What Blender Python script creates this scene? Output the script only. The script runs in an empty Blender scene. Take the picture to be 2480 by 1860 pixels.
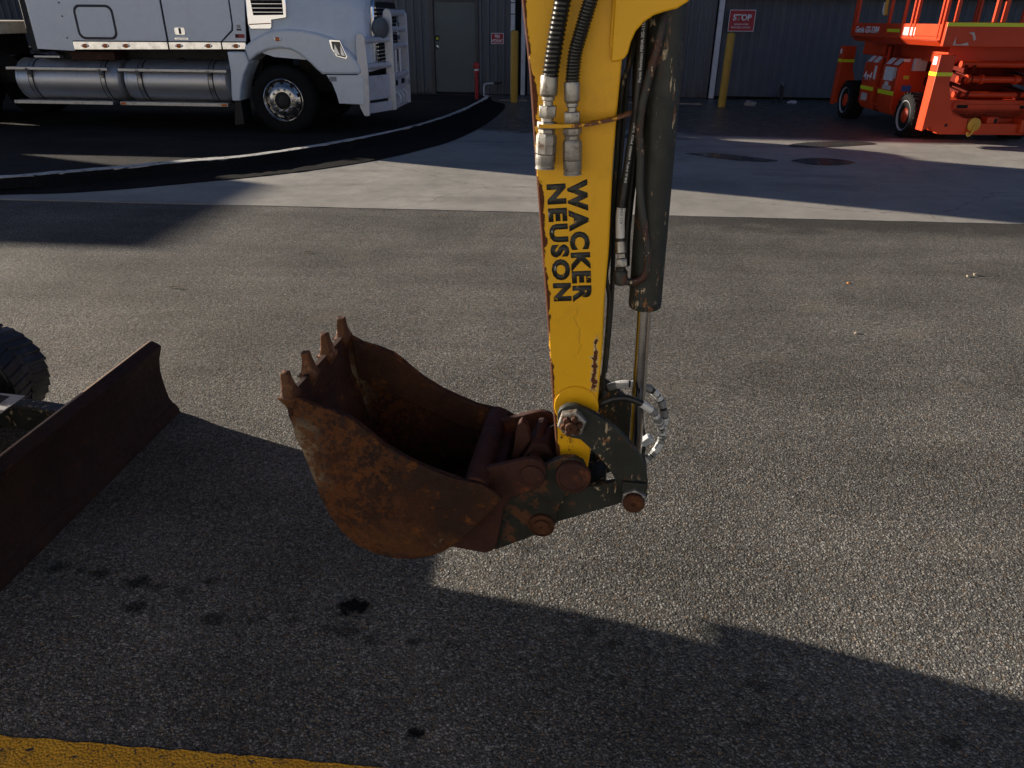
import bpy, bmesh, math, random
from mathutils import Vector, Matrix
random.seed(7)
R = math.radians
SC = bpy.context.scene
COL = SC.collection

# ------------------------------------------------------------------ camera
cam_d = bpy.data.cameras.new("camera"); cam = bpy.data.objects.new("camera", cam_d); COL.objects.link(cam)
cam_d.sensor_width = 36.0; cam_d.lens = 25.694; cam_d.clip_start = 0.05; cam_d.clip_end = 2000
PITCH, ROLL = R(26.5965), R(-0.5186)
_fw = Vector((0, math.cos(PITCH), -math.sin(PITCH))); _dn0 = Vector((0, -math.sin(PITCH), -math.cos(PITCH))); _rt0 = Vector((1, 0, 0))
_rt = _rt0 * math.cos(ROLL) + _dn0 * math.sin(ROLL); _dn = _dn0 * math.cos(ROLL) - _rt0 * math.sin(ROLL)
_m = Matrix((_rt, -_dn, -_fw)).transposed().to_4x4(); _m.translation = (0, 0, 1.65)
cam.matrix_world = _m
SC.camera = cam

# ------------------------------------------------------------------ light
SUN_AZ, SUN_EL = R(-25.0), R(13.3)          # direction the light travels over the ground, and its height
world = bpy.data.worlds.new("World"); SC.world = world; world.use_nodes = True
wn = world.node_tree; bg = wn.nodes["Background"]
sky = wn.nodes.new("ShaderNodeTexSky"); sky.sky_type = 'NISHITA'; sky.sun_disc = False
sky.sun_elevation = SUN_EL
# the sun stands opposite to the travel direction: vector (-cos az, -sin az); rotation is measured from +Y clockwise
sky.sun_rotation = math.atan2(-math.cos(SUN_AZ), -math.sin(SUN_AZ))
sky.air_density = 0.42; sky.dust_density = 0.3; sky.ozone_density = 2.5
wn.links.new(sky.outputs[0], bg.inputs[0]); bg.inputs[1].default_value = 0.05
sun_d = bpy.data.lights.new("sun", 'SUN'); sun_d.energy = 5.0; sun_d.angle = R(0.5); sun_d.color = (1.0, 0.89, 0.74)
sun = bpy.data.objects.new("sun", sun_d); COL.objects.link(sun)
_trav = Vector((math.cos(SUN_AZ) * math.cos(SUN_EL), math.sin(SUN_AZ) * math.cos(SUN_EL), -math.sin(SUN_EL)))
sun.rotation_euler = _trav.to_track_quat('-Z', 'Y').to_euler()
SC.view_settings.view_transform = 'Standard'; SC.view_settings.look = 'None'
SC.view_settings.exposure = 1.0; SC.view_settings.gamma = 1.0; SC.view_settings.use_curve_mapping = False

SC.cycles.max_bounces = 5; SC.cycles.diffuse_bounces = 3; SC.cycles.glossy_bounces = 3; SC.cycles.transmission_bounces = 2

# ------------------------------------------------------------------ node helpers
class NT:
    def __init__(s, name):
        s.m = bpy.data.materials.new(name); s.m.use_nodes = True; s.t = s.m.node_tree
        s.b = s.t.nodes["Principled BSDF"]; s._pos = None; s.dim = '3D'
    def new(s, ty, **kw):
        n = s.t.nodes.new(ty)
        for k, v in kw.items(): setattr(n, k, v)
        return n
    def set(s, sock, v):
        if isinstance(v, bpy.types.NodeSocket): s.t.links.new(v, sock)
        elif isinstance(v, (tuple, list)) and len(v) == 3 and sock.type == 'RGBA': sock.default_value = (*v, 1)
        else: sock.default_value = v
    def pos(s):
        if s._pos is None: s._pos = s.new("ShaderNodeNewGeometry").outputs["Position"]
        return s._pos
    def obj(s): return s.new("ShaderNodeTexCoord").outputs["Object"]
    def sep(s, v):
        n = s.new("ShaderNodeSeparateXYZ"); s.set(n.inputs[0], v); return n.outputs
    def mapv(s, v, scale=(1, 1, 1), rot=(0, 0, 0), loc=(0, 0, 0)):
        n = s.new("ShaderNodeMapping"); s.set(n.inputs[0], v); n.inputs[1].default_value = loc; n.inputs[2].default_value = rot; n.inputs[3].default_value = scale
        return n.outputs[0]
    def noise(s, v, scale, detail=4, rough=.55, color=False):
        n = s.new("ShaderNodeTexNoise", noise_dimensions=s.dim); s.set(n.inputs["Vector"], v); n.inputs["Scale"].default_value = scale
        n.inputs["Detail"].default_value = detail; n.inputs["Roughness"].default_value = rough
        return n.outputs["Color" if color else "Fac"]
    def vor(s, v, scale, feature='F1'):
        n = s.new("ShaderNodeTexVoronoi", feature=feature, voronoi_dimensions=s.dim); s.set(n.inputs["Vector"], v); n.inputs["Scale"].default_value = scale
        return n.outputs
    def math(s, op, a, b=0.0, c=0.0, clamp=False):
        n = s.new("ShaderNodeMath", operation=op); n.use_clamp = clamp
        s.set(n.inputs[0], a); s.set(n.inputs[1], b); s.set(n.inputs[2], c); return n.outputs[0]
    def step(s, v, lo, hi, a=0.0, b=1.0):
        n = s.new("ShaderNodeMapRange", interpolation_type='SMOOTHSTEP')
        s.set(n.inputs[0], v); s.set(n.inputs[1], lo); s.set(n.inputs[2], hi); s.set(n.inputs[3], a); s.set(n.inputs[4], b); return n.outputs[0]
    def lin(s, v, lo, hi, a=0.0, b=1.0):
        n = s.new("ShaderNodeMapRange"); s.set(n.inputs[0], v); s.set(n.inputs[1], lo); s.set(n.inputs[2], hi); s.set(n.inputs[3], a); s.set(n.inputs[4], b); return n.outputs[0]
    def mix(s, f, a, b, mode='MIX'):
        n = s.new("ShaderNodeMix", data_type='RGBA', blend_type=mode)
        s.set(n.inputs[0], f); s.set(n.inputs[6], a); s.set(n.inputs[7], b); return n.outputs[2]
    def bump(s, h, dist=.002, strength=1.0, normal=None):
        n = s.new("ShaderNodeBump"); s.set(n.inputs["Height"], h); n.inputs["Distance"].default_value = dist; n.inputs["Strength"].default_value = strength
        if normal is not None: s.set(n.inputs["Normal"], normal)
        return n.outputs[0]
    def out(s, color=None, rough=None, metal=None, normal=None, **kw):
        if color is not None: s.set(s.b.inputs["Base Color"], color)
        if rough is not None: s.set(s.b.inputs["Roughness"], rough)
        if metal is not None: s.set(s.b.inputs["Metallic"], metal)
        if normal is not None: s.set(s.b.inputs["Normal"], normal)
        for k, v in kw.items(): s.set(s.b.inputs[k.replace("_", " ")], v)
        return s.m

M = {}
def simple(name, col, rough=.5, metal=0.0, var=.25, scale=12.0, bump=0.0, dirt=None, dscale=3.0, **kw):
    n = NT(name); p = n.obj()
    f = n.noise(p, scale, 5)
    c = n.mix(f, tuple(x * (1 - var) for x in col), tuple(min(1, x * (1 + var)) for x in col))
    rg = n.lin(n.noise(p, scale * 2.3, 4), .3, .7, max(.02, rough - .1), min(1, rough + .1))
    if dirt: 
        g = n.step(n.noise(p, dscale, 7, .65), .52, .68)
        c = n.mix(n.math('MULTIPLY', g, dirt[3]), c, dirt[:3])
    nm = n.bump(n.noise(p, scale * 8, 3), bump, 1.0) if bump else None
    M[name] = n.out(c, rg, metal, nm, **kw); return M[name]

# ---- ground materials
def asphalt(name, base, stains=(), bright=1.0, big=(0.80, 1.22), edge=False):
    n = NT(name); n.dim = '2D'; p = n.pos()
    wob = n.new("ShaderNodeVectorMath", operation='MULTIPLY_ADD'); n.set(wob.inputs[0], n.noise(p, 75, 2, .7, color=True)); wob.inputs[1].default_value = (.010,) * 3; n.set(wob.inputs[2], p)
    q = wob.outputs[0]
    v1 = n.vor(q, 118.0); v2 = n.vor(q, 250.0)
    cell = n.sep(v1["Color"]); cel2 = n.sep(v2["Color"])
    pick = n.step(cell[2], .52, .56)                                   # coarse stones sit among fine grit
    dist = n.math('ADD', n.math('MULTIPLY', v1["Distance"], n.math('SUBTRACT', 1.0, pick)), n.math('MULTIPLY', v2["Distance"], pick))
    tone = n.math('ADD', n.math('MULTIPLY', cell[0], n.math('SUBTRACT', 1.0, pick)), n.math('MULTIPLY', cel2[0], pick))
    stone = n.mix(n.step(tone, .05, 1.0), tuple(b * .58 for b in base), tuple(b * 1.50 * bright for b in base))
    stone = n.mix(n.step(cell[1], .90, .93), stone, (base[0] * 1.25, base[1] * 1.0, base[2] * .8))       # a few brownish stones
    stone = n.mix(n.step(cel2[2], .985, .988), stone, tuple(min(.42, b * 2.4) for b in base))                        # pale chips
    gap = n.step(dist, .36, .62)
    c = n.mix(n.math('MULTIPLY', gap, .75), stone, tuple(b * .25 for b in base))
    lg = n.lin(n.noise(p, 1.1, 6, .62), .3, .7, *big)
    lg2 = n.lin(n.noise(n.mapv(p, (.5, 3.2, 1), (0, 0, R(-4))), .8, 5, .62), .3, .7, .84, 1.14)
    lg2 = n.math('MULTIPLY', lg2, n.lin(n.noise(p, 52, 3, .6), .32, .68, .74, 1.26))                       # clumps of stone that still read further off
    c = n.mix(1.0, c, n.math('MULTIPLY', lg, lg2), 'MULTIPLY')
    c = n.mix(n.math('MULTIPLY', n.step(n.noise(p, 2.3, 5, .6), .60, .75), .22), c, (base[0] * 1.25, base[1] * 1.1, base[2] * .9))  # dusty patches
    if edge:
        e_ = n.sep(p); de = n.math('ADD', n.math('ADD', e_[1], n.math('MULTIPLY', e_[0], .064)), n.math('MULTIPLY', n.noise(p, 2.2, 4, .6), .9))
        c = n.mix(n.math('MULTIPLY', n.math('MULTIPLY', n.step(de, 6.75, 7.15), n.step(e_[0], .2, 2.0)), .72), c, tuple(b * .22 for b in base))
    if stains:
        xyz = n.sep(p); nz = n.noise(p, 30, 6, .75); tot = None
        for (x, y, r, k) in stains:
            dx = n.math('DIVIDE', n.math('SUBTRACT', xyz[0], x), r * 1.25); dy = n.math('DIVIDE', n.math('SUBTRACT', xyz[1], y), r * .8)
            d = n.math('SQRT', n.math('ADD', n.math('MULTIPLY', dx, dx), n.math('MULTIPLY', dy, dy)))
            d = n.math('ADD', d, n.math('MULTIPLY', n.math('SUBTRACT', nz, .5), 2.0))
            mk = n.math('MULTIPLY', n.step(d, 1.15 if k < .9 else 1.1, .45 if k < .9 else .5), k)
            tot = mk if tot is None else n.math('MAXIMUM', tot, mk)
        c = n.mix(tot, c, (.006, .006, .007))
    h = n.math('ADD', n.step(dist, .66, .10), n.math('MULTIPLY', tone, .6))
    h = n.math('ADD', h, n.math('MULTIPLY', n.noise(p, 420, 2), .35))
    nm = n.bump(h, .0040, 1.0, n.bump(n.noise(p, 9, 4), .010, .5))
    return n.out(c, n.lin(cell[1], 0, 1, .75, 1.0), 0.0, nm, Specular_IOR_Level=.12)
OIL = [(-1.51, 1.90, .036, .55), (-1.42, 1.885, .022, .45), (-1.35, 1.87, .034, .7), (-1.21, 1.83, .042, .75), (-1.13, 1.81, .024, .45), (-1.05, 1.79, .028, .45),
       (-1.17, 1.72, .038, .7), (-.91, 1.67, .042, .6), (-.97, 1.84, .026, .6), (-.78, 1.67, .034, .35), (-.66, 1.67, .03, .35), (-.49, 1.73, .056, 1.0),
       (-.55, 1.64, .028, .5), (-.49, 1.63, .034, .55), (-.41, 1.60, .03, .45), (-.28, 1.59, .022, .5), (-.16, 1.58, .024, .4), (-.24, 1.28, .024, .95),
       (.24, 1.63, .03, .5), (.31, 1.59, .026, .5), (.69, 1.44, .034, .5), (.65, 1.32, .032, .4), (1.14, 1.27, .034, .5), (.06, 2.02, .05, .4)]
AB = (.205, .196, .180)
M['asphalt'] = asphalt('asphalt', AB, edge=True)
M['asphalt_stained'] = asphalt('asphalt_stained', AB, OIL)
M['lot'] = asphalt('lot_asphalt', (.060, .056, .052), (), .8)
M['kerb_asphalt_shaded'] = asphalt('kerb_asphalt_shaded', (.022, .021, .021), (), .8)  # darker than the lot: the kerb face's shade is put into its colour

n = NT('concrete'); n.dim = '2D'; p = n.pos(); xyz = n.sep(p)
c = n.mix(n.lin(n.noise(p, .8, 6, .6), .3, .7), (.28, .264, .235), (.40, .376, .336))
c = n.mix(n.math('MULTIPLY', n.step(n.noise(n.mapv(p, (.35, 1.6, 1), (0, 0, R(12))), 1.4, 6, .65), .5, .72), .55), c, (.20, .185, .165))
c = n.mix(n.math('MULTIPLY', n.step(n.noise(p, 6.5, 6, .7), .6, .72), .45), c, (.17, .155, .14))
c = n.mix(n.step(n.noise(p, 34, 3), .73, .76), c, (.10, .09, .08))
crk = n.new("ShaderNodeVectorMath", operation='MULTIPLY_ADD'); n.set(crk.inputs[0], n.noise(p, 3.0, 5, color=True)); crk.inputs[1].default_value = (.30,) * 3; n.set(crk.inputs[2], p)
c = n.mix(n.math('MULTIPLY', n.step(n.vor(crk.outputs[0], .22, 'DISTANCE_TO_EDGE')["Distance"],   .0030, .001), .4), c, (.07, .065, .06))
# damp ground below the building, with an uneven edge
wet = n.math('ADD', n.math('ADD', xyz[1], n.math('MULTIPLY', xyz[0], .11)), n.math('MULTIPLY', n.math('SUBTRACT', n.noise(n.mapv(p, (.5, 1.1, 1)), .9, 5, .6), .5), 2.6))
wet = n.step(wet, 12.25, 12.75)
c = n.mix(n.math('MULTIPLY', wet, .8), c, (.055, .050, .044))
rg = n.math('SUBTRACT', n.lin(n.noise(p, 5, 4), .3, .7, .62, .88), n.math('MULTIPLY', wet, .36))
M['concrete'] = n.out(c, rg, 0.0, n.bump(n.math('ADD', n.noise(p, 90, 4), n.math('MULTIPLY', n.noise(p, 4, 3), 2.0)), .0018, .8))

simple('earth', (.11, .10, .08), .95, var=.4, scale=.6)
simple('puddle', (.085, .083, .080), .22, var=.3, scale=3, Specular_IOR_Level=.4)
n = NT('yellow_line'); n.dim = '2D'; p = n.pos()
v1 = n.vor(p, 118.0)
c = n.mix(n.lin(n.noise(p, 7, 6, .65), .3, .7), (.66, .31, .012), (.80, .40, .025))
c = n.mix(n.math('MULTIPLY', n.step(n.noise(p, 22, 5, .7), .54, .7), .5), c, (.22, .12, .03))
c = n.mix(n.step(n.math('ADD', n.noise(p, 48, 5, .7), n.math('MULTIPLY', v1["Distance"], .12)), .675, .70), c, (.05, .045, .04))
M['yellow_line'] = n.out(c, .75, 0, n.bump(n.step(v1["Distance"], .6, .1), .002, .8))
n = NT('kerb_paint'); p = n.pos()
c = n.mix(n.lin(n.noise(p, 3, 6, .6), .3, .7), (.45, .44, .41), (.68, .66, .61))
c = n.mix(n.step(n.noise(p, 11, 6, .7), .55, .63), c, (.05, .048, .045))
M['kerb_paint'] = n.out(c, .85, 0, n.bump(n.noise(p, 50, 4), .003, .8))

# ---- machine materials
n = NT('arm_yellow'); o = n.obj(); x, y, z = n.sep(o)
base = n.mix(n.lin(n.noise(o, 3, 4), .3, .7), (.76, .40, .006), (.84, .45, .010))
edge = n.math('ADD', n.math('MULTIPLY', z, -.1015), .1915)                     # the tapered rear edge of the side plate
dist = n.math('SUBTRACT', x, edge)
cn = n.noise(o, 70, 6, .7); cb = n.noise(n.mapv(o, (1, 1, .35)), 22, 4, .6)
thr = n.math('ADD', n.math('MULTIPLY', cb, .046), -.0145)
chip = n.step(n.math('SUBTRACT', dist, n.math('ADD', thr, n.math('MULTIPLY', n.math('SUBTRACT', cn, .5), .02))), .0012, -.0012)
# worn patch by the front edge, low on the arm
px = n.math('ABSOLUTE', n.math('DIVIDE', n.math('SUBTRACT', x, n.math('ADD', .209, n.math('MULTIPLY', n.math('SUBTRACT', n.noise(o, 30, 3), .5), .012))), .0085))
wz = n.math('MULTIPLY', n.step(z, .825, .845), n.step(z, .985, .965))
w1 = n.math('MULTIPLY', n.step(n.math('ADD', px, n.math('MULTIPLY', n.noise(n.mapv(o, (1, 1, 1.3)), 62, 4, .6), 4.2)), n.lin(z, .84, .97, 3.05, 2.35), n.lin(z, .84, .97, 2.95, 2.25)), wz)
halo = n.math('MULTIPLY', n.step(n.math('ADD', px, n.math('MULTIPLY', n.noise(n.mapv(o, (1, 1, 1.3)), 62, 4, .6), 4.2)), n.lin(z, .84, .97, 3.4, 2.75), n.lin(z, .84, .97, 3.3, 2.65)), wz)
spot = n.step(n.noise(o, 55, 3), .76, .775)
low = n.math('MULTIPLY', n.step(z, .76, .70), n.step(n.noise(o, 42, 5, .65), .575, .595))
low = n.math('MULTIPLY', low, n.step(x, .175, .15))
# hairline cracks in the paint
wv = n.math('ABSOLUTE', n.math('SUBTRACT', x, n.math('ADD', .165, n.math('MULTIPLY', n.math('SUBTRACT', n.noise(n.mapv(o, (0, 0, 1)), 14, 5, .7), .5), .10))))
crack = n.math('MULTIPLY', n.step(wv, .0011, .0005), n.math('MULTIPLY', n.step(z, 1.06, 1.03), n.step(z, .91, .93)))
tot = n.math('MAXIMUM', n.math('MAXIMUM', chip, w1), n.math('MAXIMUM', spot, low))
rust = n.mix(n.noise(o, 120, 4), (.045, .012, .005), (.15, .045, .014))
base = n.mix(n.math('MULTIPLY', n.step(n.noise(n.mapv(o, (1, 1, .15)), 34, 4, .7), .62, .75), .22), base, (.45, .22, .02))
scr = n.math('MULTIPLY', n.step(n.noise(n.mapv(o, (160, 1, 9), (0, R(18), 0)), 1.0, 4, .7), .68, .72), n.step(n.noise(o, 9, 3), .48, .6))
base = n.mix(n.math('MULTIPLY', scr, .35), base, (.80, .60, .25))
base = n.mix(n.math('MULTIPLY', n.step(n.noise(o, 11, 6, .7), .52, .72), .28), base, (.42, .21, .03))
c = n.mix(n.math('MULTIPLY', crack, .55), base, (.20, .085, .01))
c = n.mix(n.math('MULTIPLY', halo, .7), c, (.62, .50, .28))
c = n.mix(tot, c, rust)
M['arm_yellow'] = n.out(c, n.mix(tot, (.42,) * 3, (.85,) * 3), 0, n.bump(n.math('SUBTRACT', n.noise(o, 160, 3), n.math('MULTIPLY', tot, 2.2)), .0006, .8), Specular_IOR_Level=.35)

n = NT('yellow_paint'); o = n.obj()
tot = n.step(n.noise(o, 34, 6, .7), .66, .68)
c = n.mix(n.lin(n.noise(o, 4, 4), .3, .7), (.76, .40, .006), (.84, .45, .010))
c = n.mix(tot, c, (.09, .025, .01))
M['yellow_paint'] = n.out(c, n.mix(tot, (.42,) * 3, (.85,) * 3), 0, n.bump(n.noise(o, 150, 3), .0005, .7), Specular_IOR_Level=.35)
n = NT('chipped_yellow'); o = n.obj()
tot = n.step(n.math('ADD', n.noise(o, 60, 6, .7), n.lin(n.sep(o)[0], .1, .26, -.1, .12)), .50, .53)
c = n.mix(tot, (.70, .36, .008), n.mix(n.noise(o, 90, 4), (.06, .016, .006), (.19, .065, .02)))
M['chipped_yellow'] = n.out(c, .6, 0, n.bump(n.noise(o, 100, 4), .0008))

def worn_dark(name, base=(.020, .023, .020), amount=.0, ru=0.0, rot=(0, 0, 0)):
    n = NT(name); o = n.obj()
    c = n.mix(n.lin(n.noise(o, 9, 5), .3, .7), tuple(b * .75 for b in base), tuple(b * 1.3 for b in base))
    s1 = n.math('MULTIPLY', n.step(n.noise(n.mapv(o, (70, 70, 12), rot), 1.0, 5, .7), .66 - amount, .69 - amount), n.step(n.noise(o, 13, 3), .46, .56))
    s2 = n.math('MULTIPLY', n.step(n.noise(n.mapv(o, (1, 1, .5)), 75, 5, .7), .60 - amount, .615 - amount), n.step(n.noise(n.mapv(o, (1, 1, .4)), 14, 3), .53, .62))
    r1 = n.step(n.noise(o, 24, 6, .7), .60 - ru, .68 - ru)
    c = n.mix(n.math('MULTIPLY', r1, .7), c, n.mix(n.noise(o, 90, 3), (.05, .016, .006), (.17, .06, .02)))
    c = n.mix(n.math('MAXIMUM', s1, s2), c, n.mix(n.step(n.noise(o, 33, 3), .45, .55), (.46, .37, .24), (.19, .075, .025)))
    M[name] = n.out(c, n.lin(n.noise(o, 30, 4), .3, .7, .42, .68), 0, n.bump(n.noise(o, 140, 4), .0006, .8), Specular_IOR_Level=.4)
worn_dark('dark_paint', amount=.05); worn_dark('dark_link', (.020, .023, .020), .03, rot=(0, R(35), 0)); worn_dark('hitch_paint', (.014, .015, .012), -.03, .10)
# the feed pipe: dark paint knocked off along its length
n = NT('pipe_paint'); o = n.obj()
a = n.step(n.noise(n.mapv(o, (1, 1, .35)), 70, 5, .7), .50, .52); b = n.step(n.noise(n.mapv(o, (1, 1, .5)), 150, 5, .7), .60, .63)
c = n.mix(a, (.022, .024, .021), (.055, .016, .008))
c = n.mix(b, c, (.46, .37, .24))
c = n.mix(n.step(n.noise(o, 9, 2), .40, .5, 1, 0), c, (.032, .035, .030))
M['pipe_paint'] = n.out(c, .6, 0, n.bump(n.noise(o, 120, 3), .0006))

def rust(name, c1, c2, c3, pale=.0, pos=(.55, .70)):
    n = NT(name); o = n.obj(); x, y, z = n.sep(o)
    c = n.mix(n.lin(n.noise(o, 7, 7, .62), .32, .68), c1, c2)
    c = n.mix(n.step(n.noise(o, 20, 7, .7), pos[0], pos[1]), c, c3)
    c = n.mix(n.math('MULTIPLY', n.step(n.noise(o, 85, 4, .7), .60, .68), .8), c, (.018, .010, .006))
    if pale:
        e = n.step(n.math('ADD', n.math('MULTIPLY', x, 1.0), n.math('MULTIPLY', n.noise(o, 16, 6, .7), .20)), -.325, -.405)
        e = n.math('MULTIPLY', e, n.math('MULTIPLY', n.step(z, .53, .62), n.step(z, .80, .70)))
        c = n.mix(n.math('MULTIPLY', e, pale), c, n.mix(n.noise(o, 60, 4), (.20, .15, .10), (.36, .29, .20)))
        e2 = n.math('MULTIPLY', n.step(n.noise(o, 55, 6, .7), .56, .61), n.math('MULTIPLY', n.step(x, -.20, -.13), n.step(z, .47, .43)))
        c = n.mix(n.math('MULTIPLY', e2, .55), c, (.33, .24, .14))
        e4 = n.math('MULTIPLY', n.step(n.math('ADD', x, n.math('MULTIPLY', n.noise(o, 9, 5, .6), .30)), -.02, -.20), n.step(n.noise(o, 38, 8, .78), .47, .55))
        c = n.mix(n.math('MULTIPLY', e4, .85), c, n.mix(n.noise(o, 70, 4), (.052, .015, .003), (.140, .044, .006)))
        c = n.mix(n.math('MULTIPLY', n.step(n.noise(o, 60, 5, .7), .58, .64), .85), c, (.010, .005, .003))
        # warm scoured band along the curved heel
        e3 = n.math('MULTIPLY', n.step(z, .52, .40), n.step(n.noise(o, 12, 6, .65), .42, .58))
        c = n.mix(n.math('MULTIPLY', e3, .5), c, (.10, .036, .008))
    M[name] = n.out(c, n.lin(n.noise(o, 40, 4), .3, .7, .6, .92), 0, n.bump(n.math('ADD', n.noise(o, 55, 7, .7), n.math('MULTIPLY', n.noise(o, 240, 4), .5)), .0022, .9), Specular_IOR_Level=.35)
rust('bucket_rust', (.016, .005, .002), (.042, .012, .003), (.130, .042, .006), .8, (.54, .66))
rust('shell_rust', (.024, .009, .005), (.060, .021, .009), (.13, .045, .012))
rust('tooth_rust', (.06, .024, .010), (.15, .06, .024), (.27, .14, .07), pos=(.50, .66))
rust('ear_rust', (.026, .009, .007), (.062, .020, .013), (.13, .042, .015))
rust('pin_rust', (.030, .012, .006), (.075, .026, .010), (.17, .06, .018))
rust('blade_rust', (.018, .0075, .005), (.040, .015, .008), (.085, .031, .012), pos=(.56, .72))

simple('sunlit_edge', (.52, .36, .24), .5, .3, .2, 40)
simple('zinc', (.33, .318, .29), .38, .8, .28, 55, .0005, dirt=(.14, .105, .07, .75), dscale=45)
simple('galv_worn', (.31, .295, .27), .45, .7, .4, 80, .0008, dirt=(.12, .06, .03, .85), dscale=38)
simple('chrome_rod', (.62, .61, .60), .13, 1.0, .04, 6)
simple('rubber', (.010, .010, .010), .55, 0, .3, 40, .0004)
simple('hose_rubber', (.013, .013, .013), .42, 0, .3, 90, .0004)
simple('hose_guard', (.016, .016, .015), .35, 0, .3, 60)
n = NT('logo_black'); o = n.obj()
t = n.step(n.noise(o, 85, 5, .7), .645, .655)
M['logo_black'] = n.out(n.mix(t, (.022, .024, .020), (.66, .36, .01)), .5)
simple('track_rubber', (.020, .021, .024), .38, 0, .5, 14, .003, dirt=(.085, .09, .105, .8), dscale=11)
simple('tape_white', (.62, .63, .63), .35, 0, .2, 60, .0015); simple('tape_grey', (.20, .21, .21), .35, 0, .3, 60, .0015); simple('dirty_white', (.60, .61, .60), .5, 0, .15, 8, dirt=(.25, .20, .15, .6), dscale=9)
simple('print_white', (.75, .75, .74), .6, 0, .05); simple('print_black', (.015, .015, .015), .6, 0, .05)
simple('hose_label', (.60, .61, .60), .5, 0, .2, 70)
simple('seat_vinyl', (.02, .02, .02), .6)

# ---- truck
n = NT('truck_white'); o = n.obj()
c = n.mix(n.lin(n.noise(o, 1.5, 5), .3, .7), (.77, .84, .88), (.82, .88, .91))
c = n.mix(n.math('MULTIPLY', n.step(n.noise(n.mapv(o, (1, 1, .25)), 4.0, 6, .7), .57, .75), .22), c, (.48, .44, .38))
M['truck_white'] = n.out(c, n.lin(n.noise(o, 6, 4), .3, .7, .22, .36), 0, None, Coat_Weight=.4, Coat_Roughness=.12)
simple('bar_paint', (.70, .71, .72), .36, .15, .08, 8, dirt=(.42, .38, .33, .4), dscale=7)
simple('polished', (.80, .79, .77), .16, 1.0, .06, 4, dirt=(.42, .38, .32, .35), dscale=6)
simple('wheel_alloy', (.50, .49, .47), .24, .95, .15, 9, dirt=(.16, .14, .12, .5), dscale=9); simple('chrome', (.86, .86, .86), .06, 1.0, .03, 3)
n = NT('brushed_alloy'); o = n.obj()
f = n.noise(n.mapv(o, (90, 3, 3)), 1.0, 5, .6)
M['brushed_alloy'] = n.out(n.mix(f, (.50, .50, .50), (.78, .77, .76)), n.lin(f, .3, .7, .36, .52), .85)
simple('step_alloy', (.56, .55, .53), .42, .9, .2, 30, dirt=(.22, .2, .17, .5), dscale=14)
simple('tyre', (.008, .008, .008), .8, 0, .35, 30, .001, dirt=(.022, .02, .018, .5), dscale=9, Specular_IOR_Level=.25)
simple('black_trim', (.010, .010, .011), .6, 0, .3); simple('seal_rubber', (.012, .012, .03), .45, 0, .2)
simple('chassis_dark', (.022, .021, .020), .7, 0, .4, 20, dirt=(.06, .05, .04, .6), dscale=8)
simple('amber', (.75, .17, .015), .22, 0, .15, 60, Coat_Weight=.5)
simple('red_lens', (.35, .02, .015), .25); simple('lamp_cover', (.10, .12, .12), .35, 0, .1); simple('lamp_glass', (.55, .58, .62), .08, .6, .1, 8)
simple('window_glass', (.015, .02, .025), .05, 0, .1); simple('plate_red', (.40, .05, .05), .5, 0, .1); simple('print_grey', (.30, .30, .32), .5)
simple('trailer_cream', (.55, .50, .40), .6, 0, .2, 9, dirt=(.22, .16, .1, .7), dscale=7); simple('curtain_blue', (.08, .12, .22), .6, 0, .15, 3)
# ---- building
n = NT('wall_sheet'); o = n.obj()
c = n.mix(n.lin(n.noise(n.mapv(o, (2, 2, .3)), 1.0, 5), .3, .7), (.098, .106, .118), (.130, .138, .150))
c = n.mix(n.math('MULTIPLY', n.step(n.sep(o)[2], .45, .0), n.step(n.noise(o, 6, 5, .6), .42, .65)), c, (.075, .070, .064))
M['wall_sheet'] = n.out(c, .55, .0)
simple('sliding_sheet', (.082, .094, .112), .52, 0, .15, 2); simple('door_green', (.115, .135, .130), .5, 0, .08, 3, dirt=(.09, .095, .09, .5), dscale=3)
simple('frame_brown', (.085, .075, .070), .5, 0, .2, 6); simple('downpipe_white', (.62, .64, .66), .4, 0, .06, 4, dirt=(.4, .38, .35, .5), dscale=5)
simple('pale_sheet', (.78, .78, .77), .6, 0, .03, 1.0); simple('void_black', (.012, .011, .010), .9, 0, .2); simple('roof_sheet', (.25, .26, .27), .5, .2)
simple('sign_red', (.42, .012, .022), .45, 0, .08, 6); simple('sign_white', (.80, .80, .80), .5, 0, .03)
simple('bollard_yellow', (.48, .29, .028), .55, 0, .12, 6, dirt=(.26, .16, .03, .55), dscale=6)
simple('hydrant_red', (.38, .015, .022), .4, 0, .15, 12); simple('pvc_grey', (.48, .52, .55), .5)
simple('grate_steel', (.38, .37, .35), .45, .7, .2, 20); simple('stone_pale', (.30, .29, .26), .85, 0, .3, 14, .004); simple('bag_plastic', (.55, .52, .60), .35, 0, .2, 20)
simple('leaf_dry', (.30, .22, .10), .8, 0, .3, 30); simple('chip_tan', (.42, .36, .26), .8, 0, .3, 60); simple('chip_orange', (.5, .2, .06), .8, 0, .2, 60); simple('sticker_yellow', (.55, .55, .03), .5)
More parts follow.
